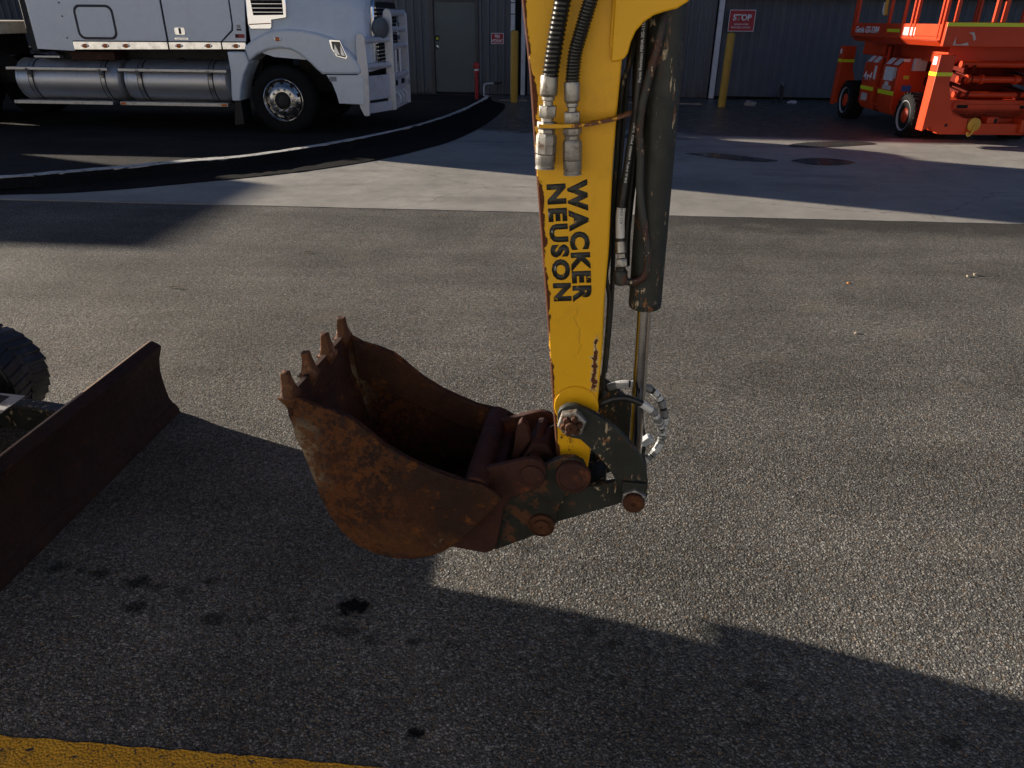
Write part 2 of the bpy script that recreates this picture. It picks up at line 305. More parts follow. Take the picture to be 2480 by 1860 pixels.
# ---- lift
n = NT('lift_orange'); o = n.obj()
c = n.mix(n.lin(n.noise(o, 2.2, 5), .3, .7), (.52, .042, .008), (.62, .058, .011))
c = n.mix(n.math('MULTIPLY', n.step(n.noise(o, 7, 6, .7), .60, .72), .3), c, (.36, .035, .012))
c = n.mix(n.step(n.noise(o, 26, 5, .7), .735, .75), c, (.12, .04, .02))
M['lift_orange'] = n.out(c, .42, 0, None, Specular_IOR_Level=.35)
simple('lift_dark', (.11, .010, .005), .85, 0, .3, 12, Specular_IOR_Level=.15); simple('reflective_tape', (.66, .74, .02), .4, 0, .06, 20); simple('label_white', (.66, .66, .66), .5, 0, .2, 18)
simple('label_blue', (.03, .10, .34), .5, 0, .1); simple('label_scuffed', (.50, .42, .40), .6, 0, .5, 16); simple('rim_white', (.36, .375, .39), .45, 0, .12, 9, dirt=(.25, .22, .2, .5), dscale=9)
simple('hook_yellow', (.60, .33, .03), .5, 0, .2, 30); simple('panel_grey', (.55, .55, .52), .5, 0, .12, 12)

# ------------------------------------------------------------------ mesh helpers
def catmull(P, k=5):
    P = [Vector(p) for p in P]; out = []
    for i in range(len(P) - 1):
        a = P[i - 1] if i else P[i] * 2 - P[i + 1]; b = P[i]; c = P[i + 1]; d = P[i + 2] if i + 2 < len(P) else P[i + 1] * 2 - P[i]
        for j in range(k):
            t = j / k
            out.append(.5 * ((2 * b) + (c - a) * t + (2 * a - 5 * b + 4 * c - d) * t * t + (3 * b - a - 3 * c + d) * t ** 3))
    out.append(P[-1]); return out
class MB:
    def __init__(s): s.v = []; s.f = []
    def add(s, vs, fs):
        o = len(s.v); s.v += [tuple(v) for v in vs]; s.f += [tuple(i + o for i in f) for f in fs]; return s
    def prism(s, pts, fn0, fn1):
        k = len(pts); vs = [fn0(a, b) for a, b in pts] + [fn1(a, b) for a, b in pts]
        return s.add(vs, [tuple(range(k)), tuple(range(2 * k - 1, k - 1, -1))] + [(i, (i + 1) % k, k + (i + 1) % k, k + i) for i in range(k)])
    def side(s, pts, l0, l1): return s.prism(pts, lambda a, b: (a, l0, b), lambda a, b: (a, l1, b))
    def end(s, pts, q0, q1): return s.prism(pts, lambda a, b: (q0, a, b), lambda a, b: (q1, a, b))
    def top(s, pts, z0, z1): return s.prism(pts, lambda a, b: (a, b, z0), lambda a, b: (a, b, z1))
    def box(s, x0, x1, y0, y1, z0, z1): return s.top([(x0, y0), (x1, y0), (x1, y1), (x0, y1)], z0, z1)
    def loft(s, secs, caps=True, closed=True):
        k = len(secs[0]); vs = [p for sec in secs for p in sec]; fs = []
        for i in range(len(secs) - 1):
            for j in range(k if closed else k - 1): fs.append((i * k + j, i * k + (j + 1) % k, (i + 1) * k + (j + 1) % k, (i + 1) * k + j))
        if caps: fs += [tuple(range(k)), tuple(range((len(secs) - 1) * k, len(secs) * k))]
        return s.add(vs, fs)
    def tube(s, path, r, seg=10, caps=True, smooth=0):
        P = catmull(path, smooth) if smooth else [Vector(p) for p in path]
        secs = []; up = None
        for i, p in enumerate(P):
            t = (P[min(i + 1, len(P) - 1)] - P[max(i - 1, 0)]).normalized()
            if up is None:
                up = Vector((0, 0, 1)) if abs(t.z) < .9 else Vector((1, 0, 0))
            a = t.cross(up).normalized(); up = a.cross(t).normalized()
            rr = r[i] if isinstance(r, (list, tuple)) else r
            secs.append([p + (a * math.cos(2 * math.pi * j / seg) + up * math.sin(2 * math.pi * j / seg)) * rr for j in range(seg)])
        return s.loft(secs, caps)
    def lathe(s, prof, o, ax, seg=24, ph=0.0, caps=True):
        o = Vector(o); ax = Vector(ax).normalized(); up = Vector((0, 0, 1)) if abs(ax.z) < .9 else Vector((1, 0, 0))
        a = ax.cross(up).normalized(); b = ax.cross(a).normalized()
        return s.loft([[o + ax * h + (a * math.cos(2 * math.pi * j / seg + ph) + b * math.sin(2 * math.pi * j / seg + ph)) * max(r, 1e-5) for j in range(seg)] for r, h in prof], caps)
    def cyl(s, p0, p1, r, seg=20, ch=0.0, ph=0.0):
        d = (Vector(p1) - Vector(p0)); L = d.length
        prof = [(r, 0), (r, L)] if not ch else [(r - ch, 0), (r, ch), (r, L - ch), (r - ch, L)]
        return s.lathe(prof, p0, d, seg, ph)
    def build(s, name, mat, parent=None, bev=0.0, smooth=True, ang=35, seg=2):
        me = bpy.data.meshes.new(name); me.from_pydata(s.v, [], s.f)
        bm = bmesh.new(); bm.from_mesh(me); bmesh.ops.recalc_face_normals(bm, faces=bm.faces); bm.to_mesh(me); bm.free()
        me.materials.append(M[mat] if isinstance(mat, str) else mat)
        if smooth:
            me.polygons.foreach_set("use_smooth", [True] * len(me.polygons)); me.set_sharp_from_angle(angle=R(ang))
        o = bpy.data.objects.new(name, me); COL.objects.link(o); o.parent = parent
        if bev:
            b = o.modifiers.new("bevel", 'BEVEL'); b.width = bev; b.segments = seg; b.limit_method = 'ANGLE'; b.angle_limit = R(ang); b.harden_normals = False
        return o
def empty(name, loc=(0, 0, 0), rz=0.0):
    o = bpy.data.objects.new(name, None); o.location = loc; o.rotation_euler = (0, 0, R(rz)); o.empty_display_size = .1; COL.objects.link(o); return o
def tag(o, label, cat, group=None):
    o["label"] = label; o["category"] = cat
    if group: o["group"] = group
    return o
def struct(o, kind="structure"): o["kind"] = kind; return o
def rrect(x0, x1, z0, z1, r, k=4):
    out = []
    for cx, cz, a0 in ((x1 - r, z1 - r, 0), (x0 + r, z1 - r, 90), (x0 + r, z0 + r, 180), (x1 - r, z0 + r, 270)):
        for i in range(k + 1):
            a = R(a0 + 90 * i / k); out.append((cx + r * math.cos(a), cz + r * math.sin(a)))
    return out
def disc(cx, cz, r, k=20, a0=0): return [(cx + r * math.cos(2 * math.pi * i / k + a0), cz + r * math.sin(2 * math.pi * i / k + a0)) for i in range(k)]
def text(name, s, mat, parent, org, xd, ud, width, height, bold=0.0, th=.002, shear=0.0, gap=1.0):
    """flat printed lettering: org is its lower left corner, xd reading direction, ud up; scaled to width x height"""
    cu = bpy.data.curves.new(name, 'FONT'); cu.body = s; cu.size = 1.0; cu.offset = bold; cu.resolution_u = 3; cu.space_character = gap; cu.shear = shear; cu.fill_mode = 'FRONT'
    t = bpy.data.objects.new(name, cu); COL.objects.link(t); bpy.context.view_layer.update()
    me = bpy.data.meshes.new_from_object(t.evaluated_get(bpy.context.evaluated_depsgraph_get())); bpy.data.objects.remove(t)
    xs = [v.co.x for v in me.vertices]; ys = [v.co.y for v in me.vertices]; x0, x1, y0, y1 = min(xs), max(xs), min(ys), max(ys)
    xd = Vector(xd).normalized(); ud = Vector(ud).normalized(); nn = xd.cross(ud); org = Vector(org)
    for v in me.vertices:
        v.co = org + xd * ((v.co.x - x0) / (x1 - x0) * width) + ud * ((v.co.y - y0) / (y1 - y0) * height)
    me.materials.clear(); me.materials.append(M[mat]); me.name = name
    o = bpy.data.objects.new(name, me); COL.objects.link(o); o.parent = parent
    sd = o.modifiers.new("thickness", 'SOLIDIFY'); sd.thickness = th; sd.offset = 0
    return o

# ================================================================== GROUND
def gsheet(name, pts, z, mat, sub=None):
    b = MB(); b.add([(x, y, z) for x, y in pts], [tuple(range(len(pts)))]); return struct(b.build(name, mat, smooth=False))
gsheet('ground', [(-700, -500), (700, -500), (700, 900), (-700, 900)], -.06, 'earth')
EDGE = lambda x: 6.95 - .064 * x
b = MB(); sx0, sx1, sy0, sy1 = -1.75, 1.45, 1.05, 2.25      # the oily patch under the machine carries its own stains
b.add([(-60, -40, 0), (60, -40, 0), (60, EDGE(60) - .012, 0), (-60, EDGE(-60) - .012, 0), (sx0, sy0, 0), (sx1, sy0, 0), (sx1, sy1, 0), (sx0, sy1, 0)], [(0, 1, 5, 4), (1, 2, 6, 5), (2, 3, 7, 6), (3, 0, 4, 7), (4, 5, 6, 7)])
ay = struct(b.build('asphalt_yard', 'asphalt', smooth=False)); ay.data.materials.append(M['asphalt_stained']); ay.data.polygons[4].material_index = 1
b = MB()                                           # concrete apron, a slab with a worn front edge
bx = [(-60 + i * .6 if -60 + i * .6 < 60 else 60) for i in range(201)]
front = []
x = -60.0
while x < 60: front.append((x, EDGE(x) + random.uniform(-.006, .006))); x += (.09 if -8 < x < 8 else 1.5)
front.append((60, EDGE(60)))
b.top(front + [(60, 60), (-60, 60)], -.05, .004)
struct(b.build('concrete_apron', 'concrete', smooth=False))
gsheet('joint_gap', [(-60, EDGE(-60) - .03), (60, EDGE(60) - .03), (60, EDGE(60) + .02), (-60, EDGE(-60) + .02)], -.012, 'void_black')
# yellow painted line by the photographer's feet, uneven brush edge
yl = []
x = -4.0
while x < 3.6: yl.append((x, 1.260 - .0785 * (x + 1.3) + random.uniform(-.003, .003))); x += .03
gs = MB(); gs.add([(x, y, .004) for x, y in yl] + [(x, y - .13, .004) for x, y in reversed(yl)], [tuple(range(2 * len(yl)))])
struct(gs.build('painted_line', 'yellow_line', smooth=False))
# kerb: an asphalt mound with a painted crest, bending towards the building
KP = [(-16, 5.6), (-9, 6.65), (-6.5, 7.35), (-5.33, 7.71), (-4.85, 8.01), (-4.35, 8.34), (-3.82, 8.74), (-3.23, 9.14), (-2.66, 9.86), (-2.04, 10.9), (-1.58, 11.95), (-1.28, 12.9), (-1.01, 14.0), (-.78, 15.36), (-.62, 16.5), (-.60, 17.1)]
TP = [(-16, 5.25), (-9, 6.3), (-6.5, 7.02), (-5.30, 7.42), (-4.62, 7.55), (-4.08, 7.78), (-3.54, 8.10), (-2.98, 8.46), (-2.40, 8.92), (-1.78, 9.62), (-1.30, 10.45), (-.90, 11.4), (-.55, 12.9), (-.36, 14.2), (-.20, 15.7), (-.20, 16.6)]
kp = catmull([(x, y, 0) for x, y in KP], 8); tp = catmull([(x, y, 0) for x, y in TP], 8)
crest = []; mound = []
for i, (a, t) in enumerate(zip(kp, tp)):
    inw = (a - t).normalized(); j = lambda s: random.uniform(-s, s)
    w0 = a - inw * (.085 + j(.014)); w1 = a + inw * (.070 + j(.016))
    d_ = (a - t).length; up3 = lambda z_: Vector((0, 0, z_))
    mound.append([t + up3(-.01), t + inw * .02 + up3(.012 + j(.004)), t + inw * (d_ * .5) + up3(.028 + j(.005)), a - inw * .19 + up3(.045 + j(.006)), a - inw * .13 + up3(.105 + j(.005)),
                  a - inw * .085 + up3(.134), a + inw * .07 + up3(.134), a + inw * .12 + up3(.10 + j(.004)), a + inw * .20 + up3(.0)])
    crest.append([w0 + Vector((0, 0, .120)), w0 + Vector((0, 0, .139)), w1 + Vector((0, 0, .139)), w1 + Vector((0, 0, .120))])
ke = tag(empty('kerb', (-2.04, 10.9, 0)), 'curved asphalt kerb with shade-darkened face and worn white painted top in front of truck', 'kerb')
def shift(secs, o): return [[p - Vector(o) for p in s_] for s_ in secs]
mb = MB(); mb.loft(shift(mound, (-2.04, 10.9, 0)), caps=True, closed=False); mb.f = mb.f[:-2]; mb.build('mound', 'kerb_asphalt_shaded', ke)
mb = MB(); mb.loft(shift(crest, (-2.04, 10.9, 0))); mb.build('painted_top', 'kerb_paint', ke)
lot = [(p.x, p.y) for p in kp]
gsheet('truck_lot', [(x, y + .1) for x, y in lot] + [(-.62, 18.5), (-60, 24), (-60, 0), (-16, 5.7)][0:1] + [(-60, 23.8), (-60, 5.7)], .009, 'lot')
# puddles on the apron
def puddle(pts, k=4, z=.009):
    P = catmull([(x, y, 0) for x, y in pts] + [(pts[0][0], pts[0][1], 0)], k)[:-1]
    gs = MB(); gs.add([(p.x + random.uniform(-.012, .012), p.y + random.uniform(-.012, .012), z) for p in P], [tuple(range(len(P)))])
    return struct(gs.build('puddle', 'puddle', smooth=False))
puddle([(2.34, 10.4), (2.72, 10.47), (3.02, 10.29), (3.26, 10.09), (3.47, 9.89), (3.21, 9.78), (2.91, 9.9), (2.58, 10.12)])
puddle([(3.63, 9.9), (3.84, 10.06), (4.18, 10.12), (4.45, 9.83), (4.13, 9.6), (3.78, 9.62)])
puddle([(4.03, 11.23), (4.35, 11.48), (5.13, 11.7), (5.44, 11.49), (5.22, 11.32), (4.58, 11.08), (4.1, 11.05)])
puddle([(1.1, 12.0), (1.5, 12.2), (2.2, 12.15), (2.3, 11.95), (1.8, 11.8), (1.3, 11.85)])

# ================================================================== EXCAVATOR
EX = tag(empty('excavator', (0, 1.687, 0), -7.9), 'yellow mini excavator with rusty toothed bucket hanging from its arm', 'excavator')
# -- arm
armL = [(-.06, 2.46), (.020, 1.682), (.038, 1.55), (.056, 1.351), (.089, 1.027), (.106, .843), (.126, .632)]
armR = [(.132, .598), (.150, .582), (.190, .582), (.208, .600), (.214, .666), (.222, .777), (.225, .93), (.222, 1.059), (.224, 1.186), (.220, 1.357), (.221, 1.473), (.224, 1.572), (.23, 2.46)]
arm = MB().side(armL + armR, -.06, .06).build('arm', 'arm_yellow', EX, .0045)
MB().cyl((.170, -.065, .787), (.170, -.060, .787), .056, 32, .003).build('pin_boss', 'yellow_paint', arm)
fl = [(.203, 2.2), (.203, 1.576), (.211, 1.574), (.228, 1.579), (.235, 1.590), (.239, 1.61), (.247, 1.629), (.261, 1.645), (.279, 1.657), (.297, 1.663), (.322, 1.669), (.340, 1.680), (.372, 1.715), (.39, 1.76), (.39, 1.95), (.34, 2.2)]
for l0, l1 in ((-.076, -.0605), (.0605, .076)): MB().side(fl, l0, l1).build('cylinder_bracket', 'yellow_paint', arm, .003)
MB().tube([(.203, -.064, 1.60), (.203, -.064, 1.9)], .0055, 8).build('weld_bead', 'yellow_paint', arm)
# lettering runs down the arm
dn_ = Vector((.0255, 0, -.268)).normalized(); up_ = Vector((.268, 0, .0255)).normalized()
text('lettering', 'WACKER', 'logo_black', arm, (.1235, -.0608, 1.338), (dn_.x, 0, dn_.z), (up_.x, 0, up_.z), .279, .0445, .058, .0012, 0, 1.22)
text('lettering', 'NEUSON', 'logo_black', arm, (.0795, -.0608, 1.327), (dn_.x, 0, dn_.z), (up_.x, 0, up_.z), .269, .0425, .058, .0012, 0, 1.22)
# -- auxiliary hoses with spiral guards and couplings
def hose_line(path, r, gr, pitch, coup, s):
    h = MB().tube(path, r, 12, smooth=8).build('guarded_hose', 'hose_guard', EX)
    P = catmull(path, 14); L = 0; cum = [0]
    for i in range(1, len(P)): L += (P[i] - P[i - 1]).length; cum.append(L)
    ring = []
    steps = int(L / pitch * 14)
    for i in range(steps + 1):
        d = L * i / steps; k = max(j for j in range(len(cum)) if cum[j] <= d + 1e-9); k = min(k, len(P) - 2)
        f = (d - cum[k]) / max(1e-9, cum[k + 1] - cum[k]); p = P[k].lerp(P[k + 1], f); t = (P[k + 1] - P[k]).normalized()
        a = t.cross(Vector((0, 1, 0))).normalized(); bb = t.cross(a); th = 2 * math.pi * d / pitch
        ring.append(p + (a * math.cos(th) + bb * math.sin(th)) * (r + gr * .35))
    MB().tube(ring, gr, 5).build('spiral_guard', 'hose_guard', h)
    x0, z0 = coup[0]; x1, z1 = coup[1]; ax = Vector((x1 - x0, 0, z1 - z0)); L = ax.length; o = (x0, -.088 - .004, z0)
    MB().lathe([(.0155 * s, 0), (.0165 * s, .003), (.0165 * s, .034), (.015 * s, .038), (.0125 * s, .040), (.0125 * s, .046), (.0095 * s, .048), (.0095 * s, .058)], o, ax, 22).build('ferrule', 'zinc', h)
    MB().lathe([(.017 * s, .056), (.018 * s, .058), (.018 * s, .078), (.017 * s, .080)], o, ax, 6).build('hex_nut', 'zinc', h, .001)
    MB().lathe([(.012 * s, .080), (.012 * s, .088)], o, ax, 16).build('neck', 'zinc', h)
    MB().lathe([(.0185 * s, .087), (.0195 * s, .089), (.0195 * s, .099), (.0185 * s, .101), (.0165 * s, .102), (.0165 * s, .110)], o, ax, 6, .3).build('hex_collar', 'galv_worn', h, .001)
    k = MB().lathe([(.0165 * s, .110), (.019 * s, .114), (.020 * s, .118), (.020 * s, .132), (.0192 * s, .1325), (.0192 * s, .1345), (.020 * s, .135), (.020 * s, .150), (.0185 * s, .152)], o, ax, 8).build('coupling', 'galv_worn', h)
    MB().lathe([(.0195 * s, .152), (.0195 * s, .170), (.0185 * s, .172), (.0185 * s, .178), (.0195 * s, .179), (.0195 * s, .1815), (.012 * s, .182), (.010 * s, .172)], o, ax, 24, caps=False).build('sleeve', 'galv_worn', h)
hose_line([(.125, -.10, 1.80), (.108, -.100, 1.70), (.097, -.096, 1.637), (.090, -.093, 1.591), (.0835, -.092, 1.540)], .0145, .0024, .0085, ((.0830, 1.548), (.0790, 1.366)), 1.08)
hose_line([(.19, -.10, 1.80), (.160, -.100, 1.69), (.144, -.096, 1.634), (.132, -.093, 1.587), (.1285, -.092, 1.53)], .0125, .0019, .0060, ((.1285, 1.537), (.1370, 1.366)), 1.0)
br = [(.064, -.062, 1.4535), (.066, -.108, 1.4535), (.10, -.112, 1.454), (.165, -.110, 1.4585), (.215, -.095, 1.468), (.248, -.085, 1.479), (.252, -.060, 1.480)]
secs = []
for p in br: secs.append([(p[0], p[1] - .006, p[2] - .0035), (p[0], p[1] + .03 if p[1] < -.08 else p[1] + .01, p[2] - .0035), (p[0], p[1] + .03 if p[1] < -.08 else p[1] + .01, p[2] + .0035), (p[0], p[1] - .006, p[2] + .0035)])
MB().loft(secs).build('coupling_bracket', 'chipped_yellow', EX, .001)
# -- bucket cylinder
cyl = MB().lathe([(.036, 0), (.0385, .003), (.0385, .76)], (.3178, 0, 1.046), (-.0115, 0, .705), 36).build('cylinder_barrel', 'dark_paint', EX)
MB().lathe([(.026, -.012), (.033, -.011), (.0375, -.008), (.0385, -.002), (.0365, 0), (.0365, .004), (.039, .005), (.039, .016), (.0384, .018)], (.3178, 0, 1.046), (-.0115, 0, .705), 36).build('gland', 'dark_paint', cyl)
MB().cyl((.31, -.045, 1.85), (.31, .045, 1.85), .036, 24).build('eye', 'dark_paint', cyl)
MB().cyl((.3165, 0, 1.06), (.3295, 0, .60), .0172, 28).build('cylinder_rod', 'chrome_rod', EX)
MB().cyl((.3295, -.035, .585), (.3295, .035, .585), .034, 24).build('rod_eye', 'dark_paint', EX)
pp = [(.300, -.036, 1.655), (.297, -.044, 1.636), (.292, -.047, 1.601), (.282, -.049, 1.553), (.275, -.049, 1.513), (.271, -.049, 1.483), (.270, -.049, 1.442), (.277, -.049, 1.389), (.280, -.049, 1.334), (.287, -.049, 1.29), (.300, -.049, 1.233), (.310, -.049, 1.186), (.3135, -.049, 1.150), (.308, -.049, 1.128), (.292, -.049, 1.115), (.272, -.047, 1.112), (.258, -.044, 1.118)]
MB().tube(pp, .0085, 12, smooth=4).build('feed_pipe', 'pipe_paint', cyl)
MB().lathe([(.012, 0), (.0155, .003), (.0155, .03), (.013, .034), (.0115, .036), (.0115, .041)], (.258, -.044, 1.104), (-.006, 0, .05), 16).build('elbow', 'dark_paint', cyl)
MB().lathe([(.0125, 0), (.0135, .002), (.0135, .017), (.0125, .019), (.0095, .02), (.0095, .03)], (.2565, -.043, 1.145), (-.006, .01, .045), 6).build('hex_nut', 'zinc', cyl, .0008)
MB().lathe([(.0105, 0), (.0125, .002), (.0125, .026), (.011, .028)], (.2525, -.040, 1.175), (-.006, .012, .04), 18).build('ferrule', 'zinc', cyl)
ha = [(.2485, -.033, 1.20), (.2445, -.03, 1.259), (.248, -.03, 1.312), (.252, -.03, 1.364), (.255, -.03, 1.407), (.261, -.03, 1.471), (.262, -.03, 1.532), (.262, -.03, 1.59), (.261, -.03, 1.64), (.262, -.02, 1.75)]
MB().tube(ha, .0098, 14, smooth=6).build('supply_hose', 'hose_rubber', cyl)
MB().tube([Vector(p) + Vector((.0, -.0009, 0)) for p in catmull(ha, 6)[1:9]], .0102, 14).build('hose_label_sleeve', 'hose_label', cyl)
MB().tube([(.266, .02, 1.13), (.262, .02, 1.20), (.263, .02, 1.274), (.265, .02, 1.332), (.266, .02, 1.433), (.259, .02, 1.507), (.256, .02, 1.588), (.257, .02, 1.75)], .0098, 14, smooth=6).build('supply_hose', 'hose_rubber', cyl)
def htext(s, p0, p1, h, side=-.0101):
    a, b_ = Vector(p0), Vector(p1); d = b_ - a; u = Vector((-d.z, 0, d.x)).normalized()
    text('hose_print', s, 'print_white', cyl, a + Vector((0, side, 0)) - u * h * .5, d, u, d.length, h, .0, .0004)
htext('28.0 MPa (4000 PSI) 3/8"', (.250, -.0305, 1.332), (.2605, -.0305, 1.455), .0062)
htext('Flame Resistant MSHA 2G-11C', (.2625, -.0305, 1.535), (.2612, -.0305, 1.645), .0058)
text('hose_print', 'GMIK 421-034-000', 'print_black', cyl, Vector((.2510, -.0416, 1.214)), (-.002, 0, .07), (-.07, 0, -.002), .082, .0062, .0, .0004)
MB().tube([(.252, 0, 1.64), (.241, 0, 1.569), (.229, 0, 1.533), (.227, 0, 1.488), (.2265, 0, 1.435), (.227, 0, 1.347), (.2245, 0, 1.265), (.225, 0, 1.168), (.2215, 0, 1.11), (.231, 0, 1.067), (.234, 0, 1.019), (.2335, 0, .904), (.232, 0, .816), (.236, 0, .758)], .0055, 8, smooth=5).build('coupler_tube', 'dark_paint', EX)
MB().tube([(.240, .015, 1.64), (.236, .015, 1.4), (.234, .015, 1.2), (.239, .015, 1.03), (.236, .015, .85)], .0055, 8, smooth=5).build('coupler_tube', 'hose_rubber', EX)
def taped(path, seed, skip=0.0):
    rnd = random.Random(seed); h = MB().tube(path, .0085, 12, smooth=8).build('loop_hose', 'hose_rubber', EX); P = catmull(path, 10); k = int(skip * len(P))
    while k < len(P) - 3:
        w = rnd.choice((2, 3, 3, 4, 5)); seg_ = P[k:k + w + 1]
        if len(seg_) > 2:
            r0_ = .0096 + rnd.uniform(0, .0006); rr_ = [r0_ + rnd.uniform(0, .0005) for _ in seg_]
            MB().tube(seg_, rr_, 9).build('tape_wrap', rnd.choice(('tape_white', 'tape_white', 'tape_grey')), h)
        k += w + rnd.choice((0, 0, 0, 1, 2))
taped([(.226, .03, .755), (.238, .05, .778), (.258, .05, .795), (.294, .05, .804), (.343, .05, .798), (.374, .05, .777), (.392, .05, .744), (.400, .05, .706), (.397, .05, .671), (.394, .04, .640), (.378, .03, .612), (.350, .02, .585)], 3, .15)
MB().tube([(.215, -.02, .76), (.231, -.05, .792), (.259, -.05, .809), (.294, -.05, .814), (.334, -.05, .801)], .0088, 12, smooth=7).build('loop_hose', 'hose_rubber', EX)
taped([(.330, -.05, .8025), (.360, -.045, .779), (.374, -.03, .751), (.384, .0, .723), (.392, .02, .69)], 5)
MB().lathe([(.008, 0), (.013, .004), (.013, .03), (.009, .034)], (.345, .03, .64), (.03, 0, .03), 10).build('hose_fitting', 'pvc_grey', EX)
# -- linkage
ban = [(.128, .79), (.133, .803), (.148, .815), (.172, .818), (.201, .806), (.233, .789), (.262, .770), (.292, .744), (.319, .713), (.340, .682), (.353, .649), (.361, .616), (.363, .576), (.356, .549), (.34, .537), (.32, .536), (.302, .547), (.294, .578), (.289, .595), (.278, .620), (.264, .645), (.244, .668), (.225, .688), (.206, .707), (.187, .724), (.162, .728), (.142, .739), (.130, .760)]
for s in (-1, 1): MB().side(ban, s * .096, s * .116).build('curved_link', 'dark_link', EX, .0025)
MB().cyl((.165, -.12, .778), (.165, .12, .778), .020, 20).build('link_pin', 'pin_rust', EX)
nut = MB().lathe([(.0335, 0), (.036, .003), (.036, .021), (.032, .024)], (.165, -.117, .778), (0, -1, 0), 6, .25).build('hex_nut', 'galv_worn', EX, .0012)
cs = MB()
for i in range(6):
    a = i * math.pi / 3 + .2
    cs.lathe([(.0085, .022), (.0085, .034), (.007, .036)], (.165 + .0185 * math.cos(a), -.117, .778 + .0185 * math.sin(a)), (0, -1, 0), 8)
cs.build('castellation', 'pin_rust', nut); MB().lathe([(.015, .02), (.015, .043), (.013, .045), (.003, .045), (.002, .042)], (.165, -.117, .778), (0, -1, 0), 18).build('pin_end', 'pin_rust', nut)
MB().cyl((.329, -.13, .575), (.329, .13, .575), .020, 20).build('link_pin', 'pin_rust', EX)
MB().side(rrect(.298, .358, .588, .618, .004), -.128, -.1165).build('keeper_block', 'dark_link', EX, .002)
nut = MB().lathe([(.030, 0), (.033, .003), (.033, .02), (.029, .023)], (.329, -.117, .572), (0, -1, 0), 6, .5).build('hex_nut', 'galv_worn', EX, .0012)
MB().lathe([(.027, .022), (.027, .034), (.024, .037), (.006, .037), (.004, .033)], (.329, -.117, .572), (0, -1, 0), 14).build('pin_end', 'pin_rust', nut)
link = [(.100, .416), (.135, .436), (.31, .535), (.345, .548), (.36, .575), (.345, .60), (.315, .606), (.275, .588), (.165, .556), (.11, .515), (.07, .49), (.065, .45), (.078, .42)]
link = [(.105, .420), (.141, .452), (.304, .531), (.335, .540), (.355, .565), (.345, .597), (.315, .604), (.278, .590), (.165, .556), (.10, .52), (.07, .49), (.066, .45), (.08, .425)]
for s in (-1, 1): MB().side(link, s * .072, s * .092).build('bucket_link', 'dark_link', EX, .002)
MB().side([(.15, .48), (.26, .535), (.255, .565), (.15, .535)], -.072, .072).build('link_web', 'dark_link', EX, .002)
# -- quick hitch
hit = [(.104, .640), (.130, .659), (.150, .667), (.176, .668), (.197, .657), (.209, .632), (.206, .603), (.184, .575), (.158, .550), (.142, .515), (.137, .464), (.124, .432), (.100, .420), (.074, .412), (.03, .385), (-.024, .354), (-.05, .36), (-.04, .42), (-.02, .49), (.0, .56), (.035, .60)]
hq = empty('quick_hitch'); hq.parent = EX
for s in (-1, 1): MB().side(hit, s * .0935, s * .1135).build('side_plate', 'hitch_paint', hq, .003)
MB().box(-.02, .12, -.09, .09, .425, .455).build('cross_plate', 'hitch_paint', hq, .004)
MB().side([(.06, .47), (.11, .50), (.13, .62), (.10, .66), (.06, .66), (.03, .6)], -.05, .05).build('hook_block', 'ear_rust', hq, .006)
MB().lathe([(.0445, 0), (.0445, .016), (.041, .019), (.034, .0195), (.033, .0175), (.022, .0175), (.021, .019), (.008, .019)], (.174, -.113, .618), (0, -1, 0), 28).build('pin_boss', 'ear_rust', hq)
MB().lathe([(.034, 0), (.034, .012), (.030, .014), (.029, .009), (.020, .009), (.019, .016), (.004, .017), (.003, .014)], (.099, -.113, .457), (0, -1, 0), 28).build('pin_boss', 'pin_rust', hq)
for zz, xx in ((.436, .008), (.420, -.004)): MB().lathe([(.008, 0), (.008, .0015), (.006, .002), (.0055, .0012)], (xx, -.1136, zz + .03), (0, -1, 0), 12).build('bolt_hole', 'void_black', hq)
MB().cyl((.174, -.1, .618), (.174, .13, .618), .02, 18).build('hitch_pin', 'pin_rust', hq)
MB().cyl((.099, -.1, .457), (.099, .13, .457), .02, 18).build('hitch_pin', 'pin_rust', hq)
# -- bucket
BK = empty('bucket'); BK.parent = EX
back = [(-.521, .835), (-.519, .782), (-.515, .715), (-.504, .688), (-.487, .619), (-.472, .552), (-.452, .489), (-.424, .435), (-.388, .397), (-.338, .372), (-.277, .362), (-.225, .368), (-.181, .384), (-.142, .407), (-.098, .448), (-.06, .496), (-.015, .553), (.007, .584)]
topl = [(-.019, .606), (-.047, .623), (-.086, .629), (-.130, .637), (-.170, .653), (-.225, .676), (-.287, .713), (-.324, .744), (-.347, .765), (-.373, .784), (-.415, .800), (-.462, .811), (-.490, .826)]
for s in (-1, 1): MB().side(back + topl, s * .187, s * .200).build('side_plate', 'bucket_rust', BK, .003)
bk3 = [Vector((a, 0, c_)) for a, c_ in back]
P = catmull(bk3[:-1], 3); inn = []
for i, p in enumerate(P):
    t = (P[min(i + 1, len(P) - 1)] - P[max(i - 1, 0)]).normalized(); inn.append(p + Vector((-t.z, 0, t.x)) * .012)
MB().side([(p.x, p.z) for p in P] + [(p.x, p.z) for p in reversed(inn)], -.1868, .1868).build('shell', 'shell_rust', BK)
strip = [(-.49, .822), (-.462, .808), (-.415, .797), (-.373, .781), (-.347, .762), (-.287, .710), (-.225, .673), (-.170, .650), (-.10, .628), (-.05, .60), (-.10, .55), (-.17, .560), (-.337, .632), (-.483, .700)]
for s in (-1, 1): MB().side(strip, s * .178, s * .1868).build('wear_strip', 'shell_rust', BK, .003)
lip = []
tl = (-.183, -.0615, .0615, .183)
lip.append((-.205, .818)); 
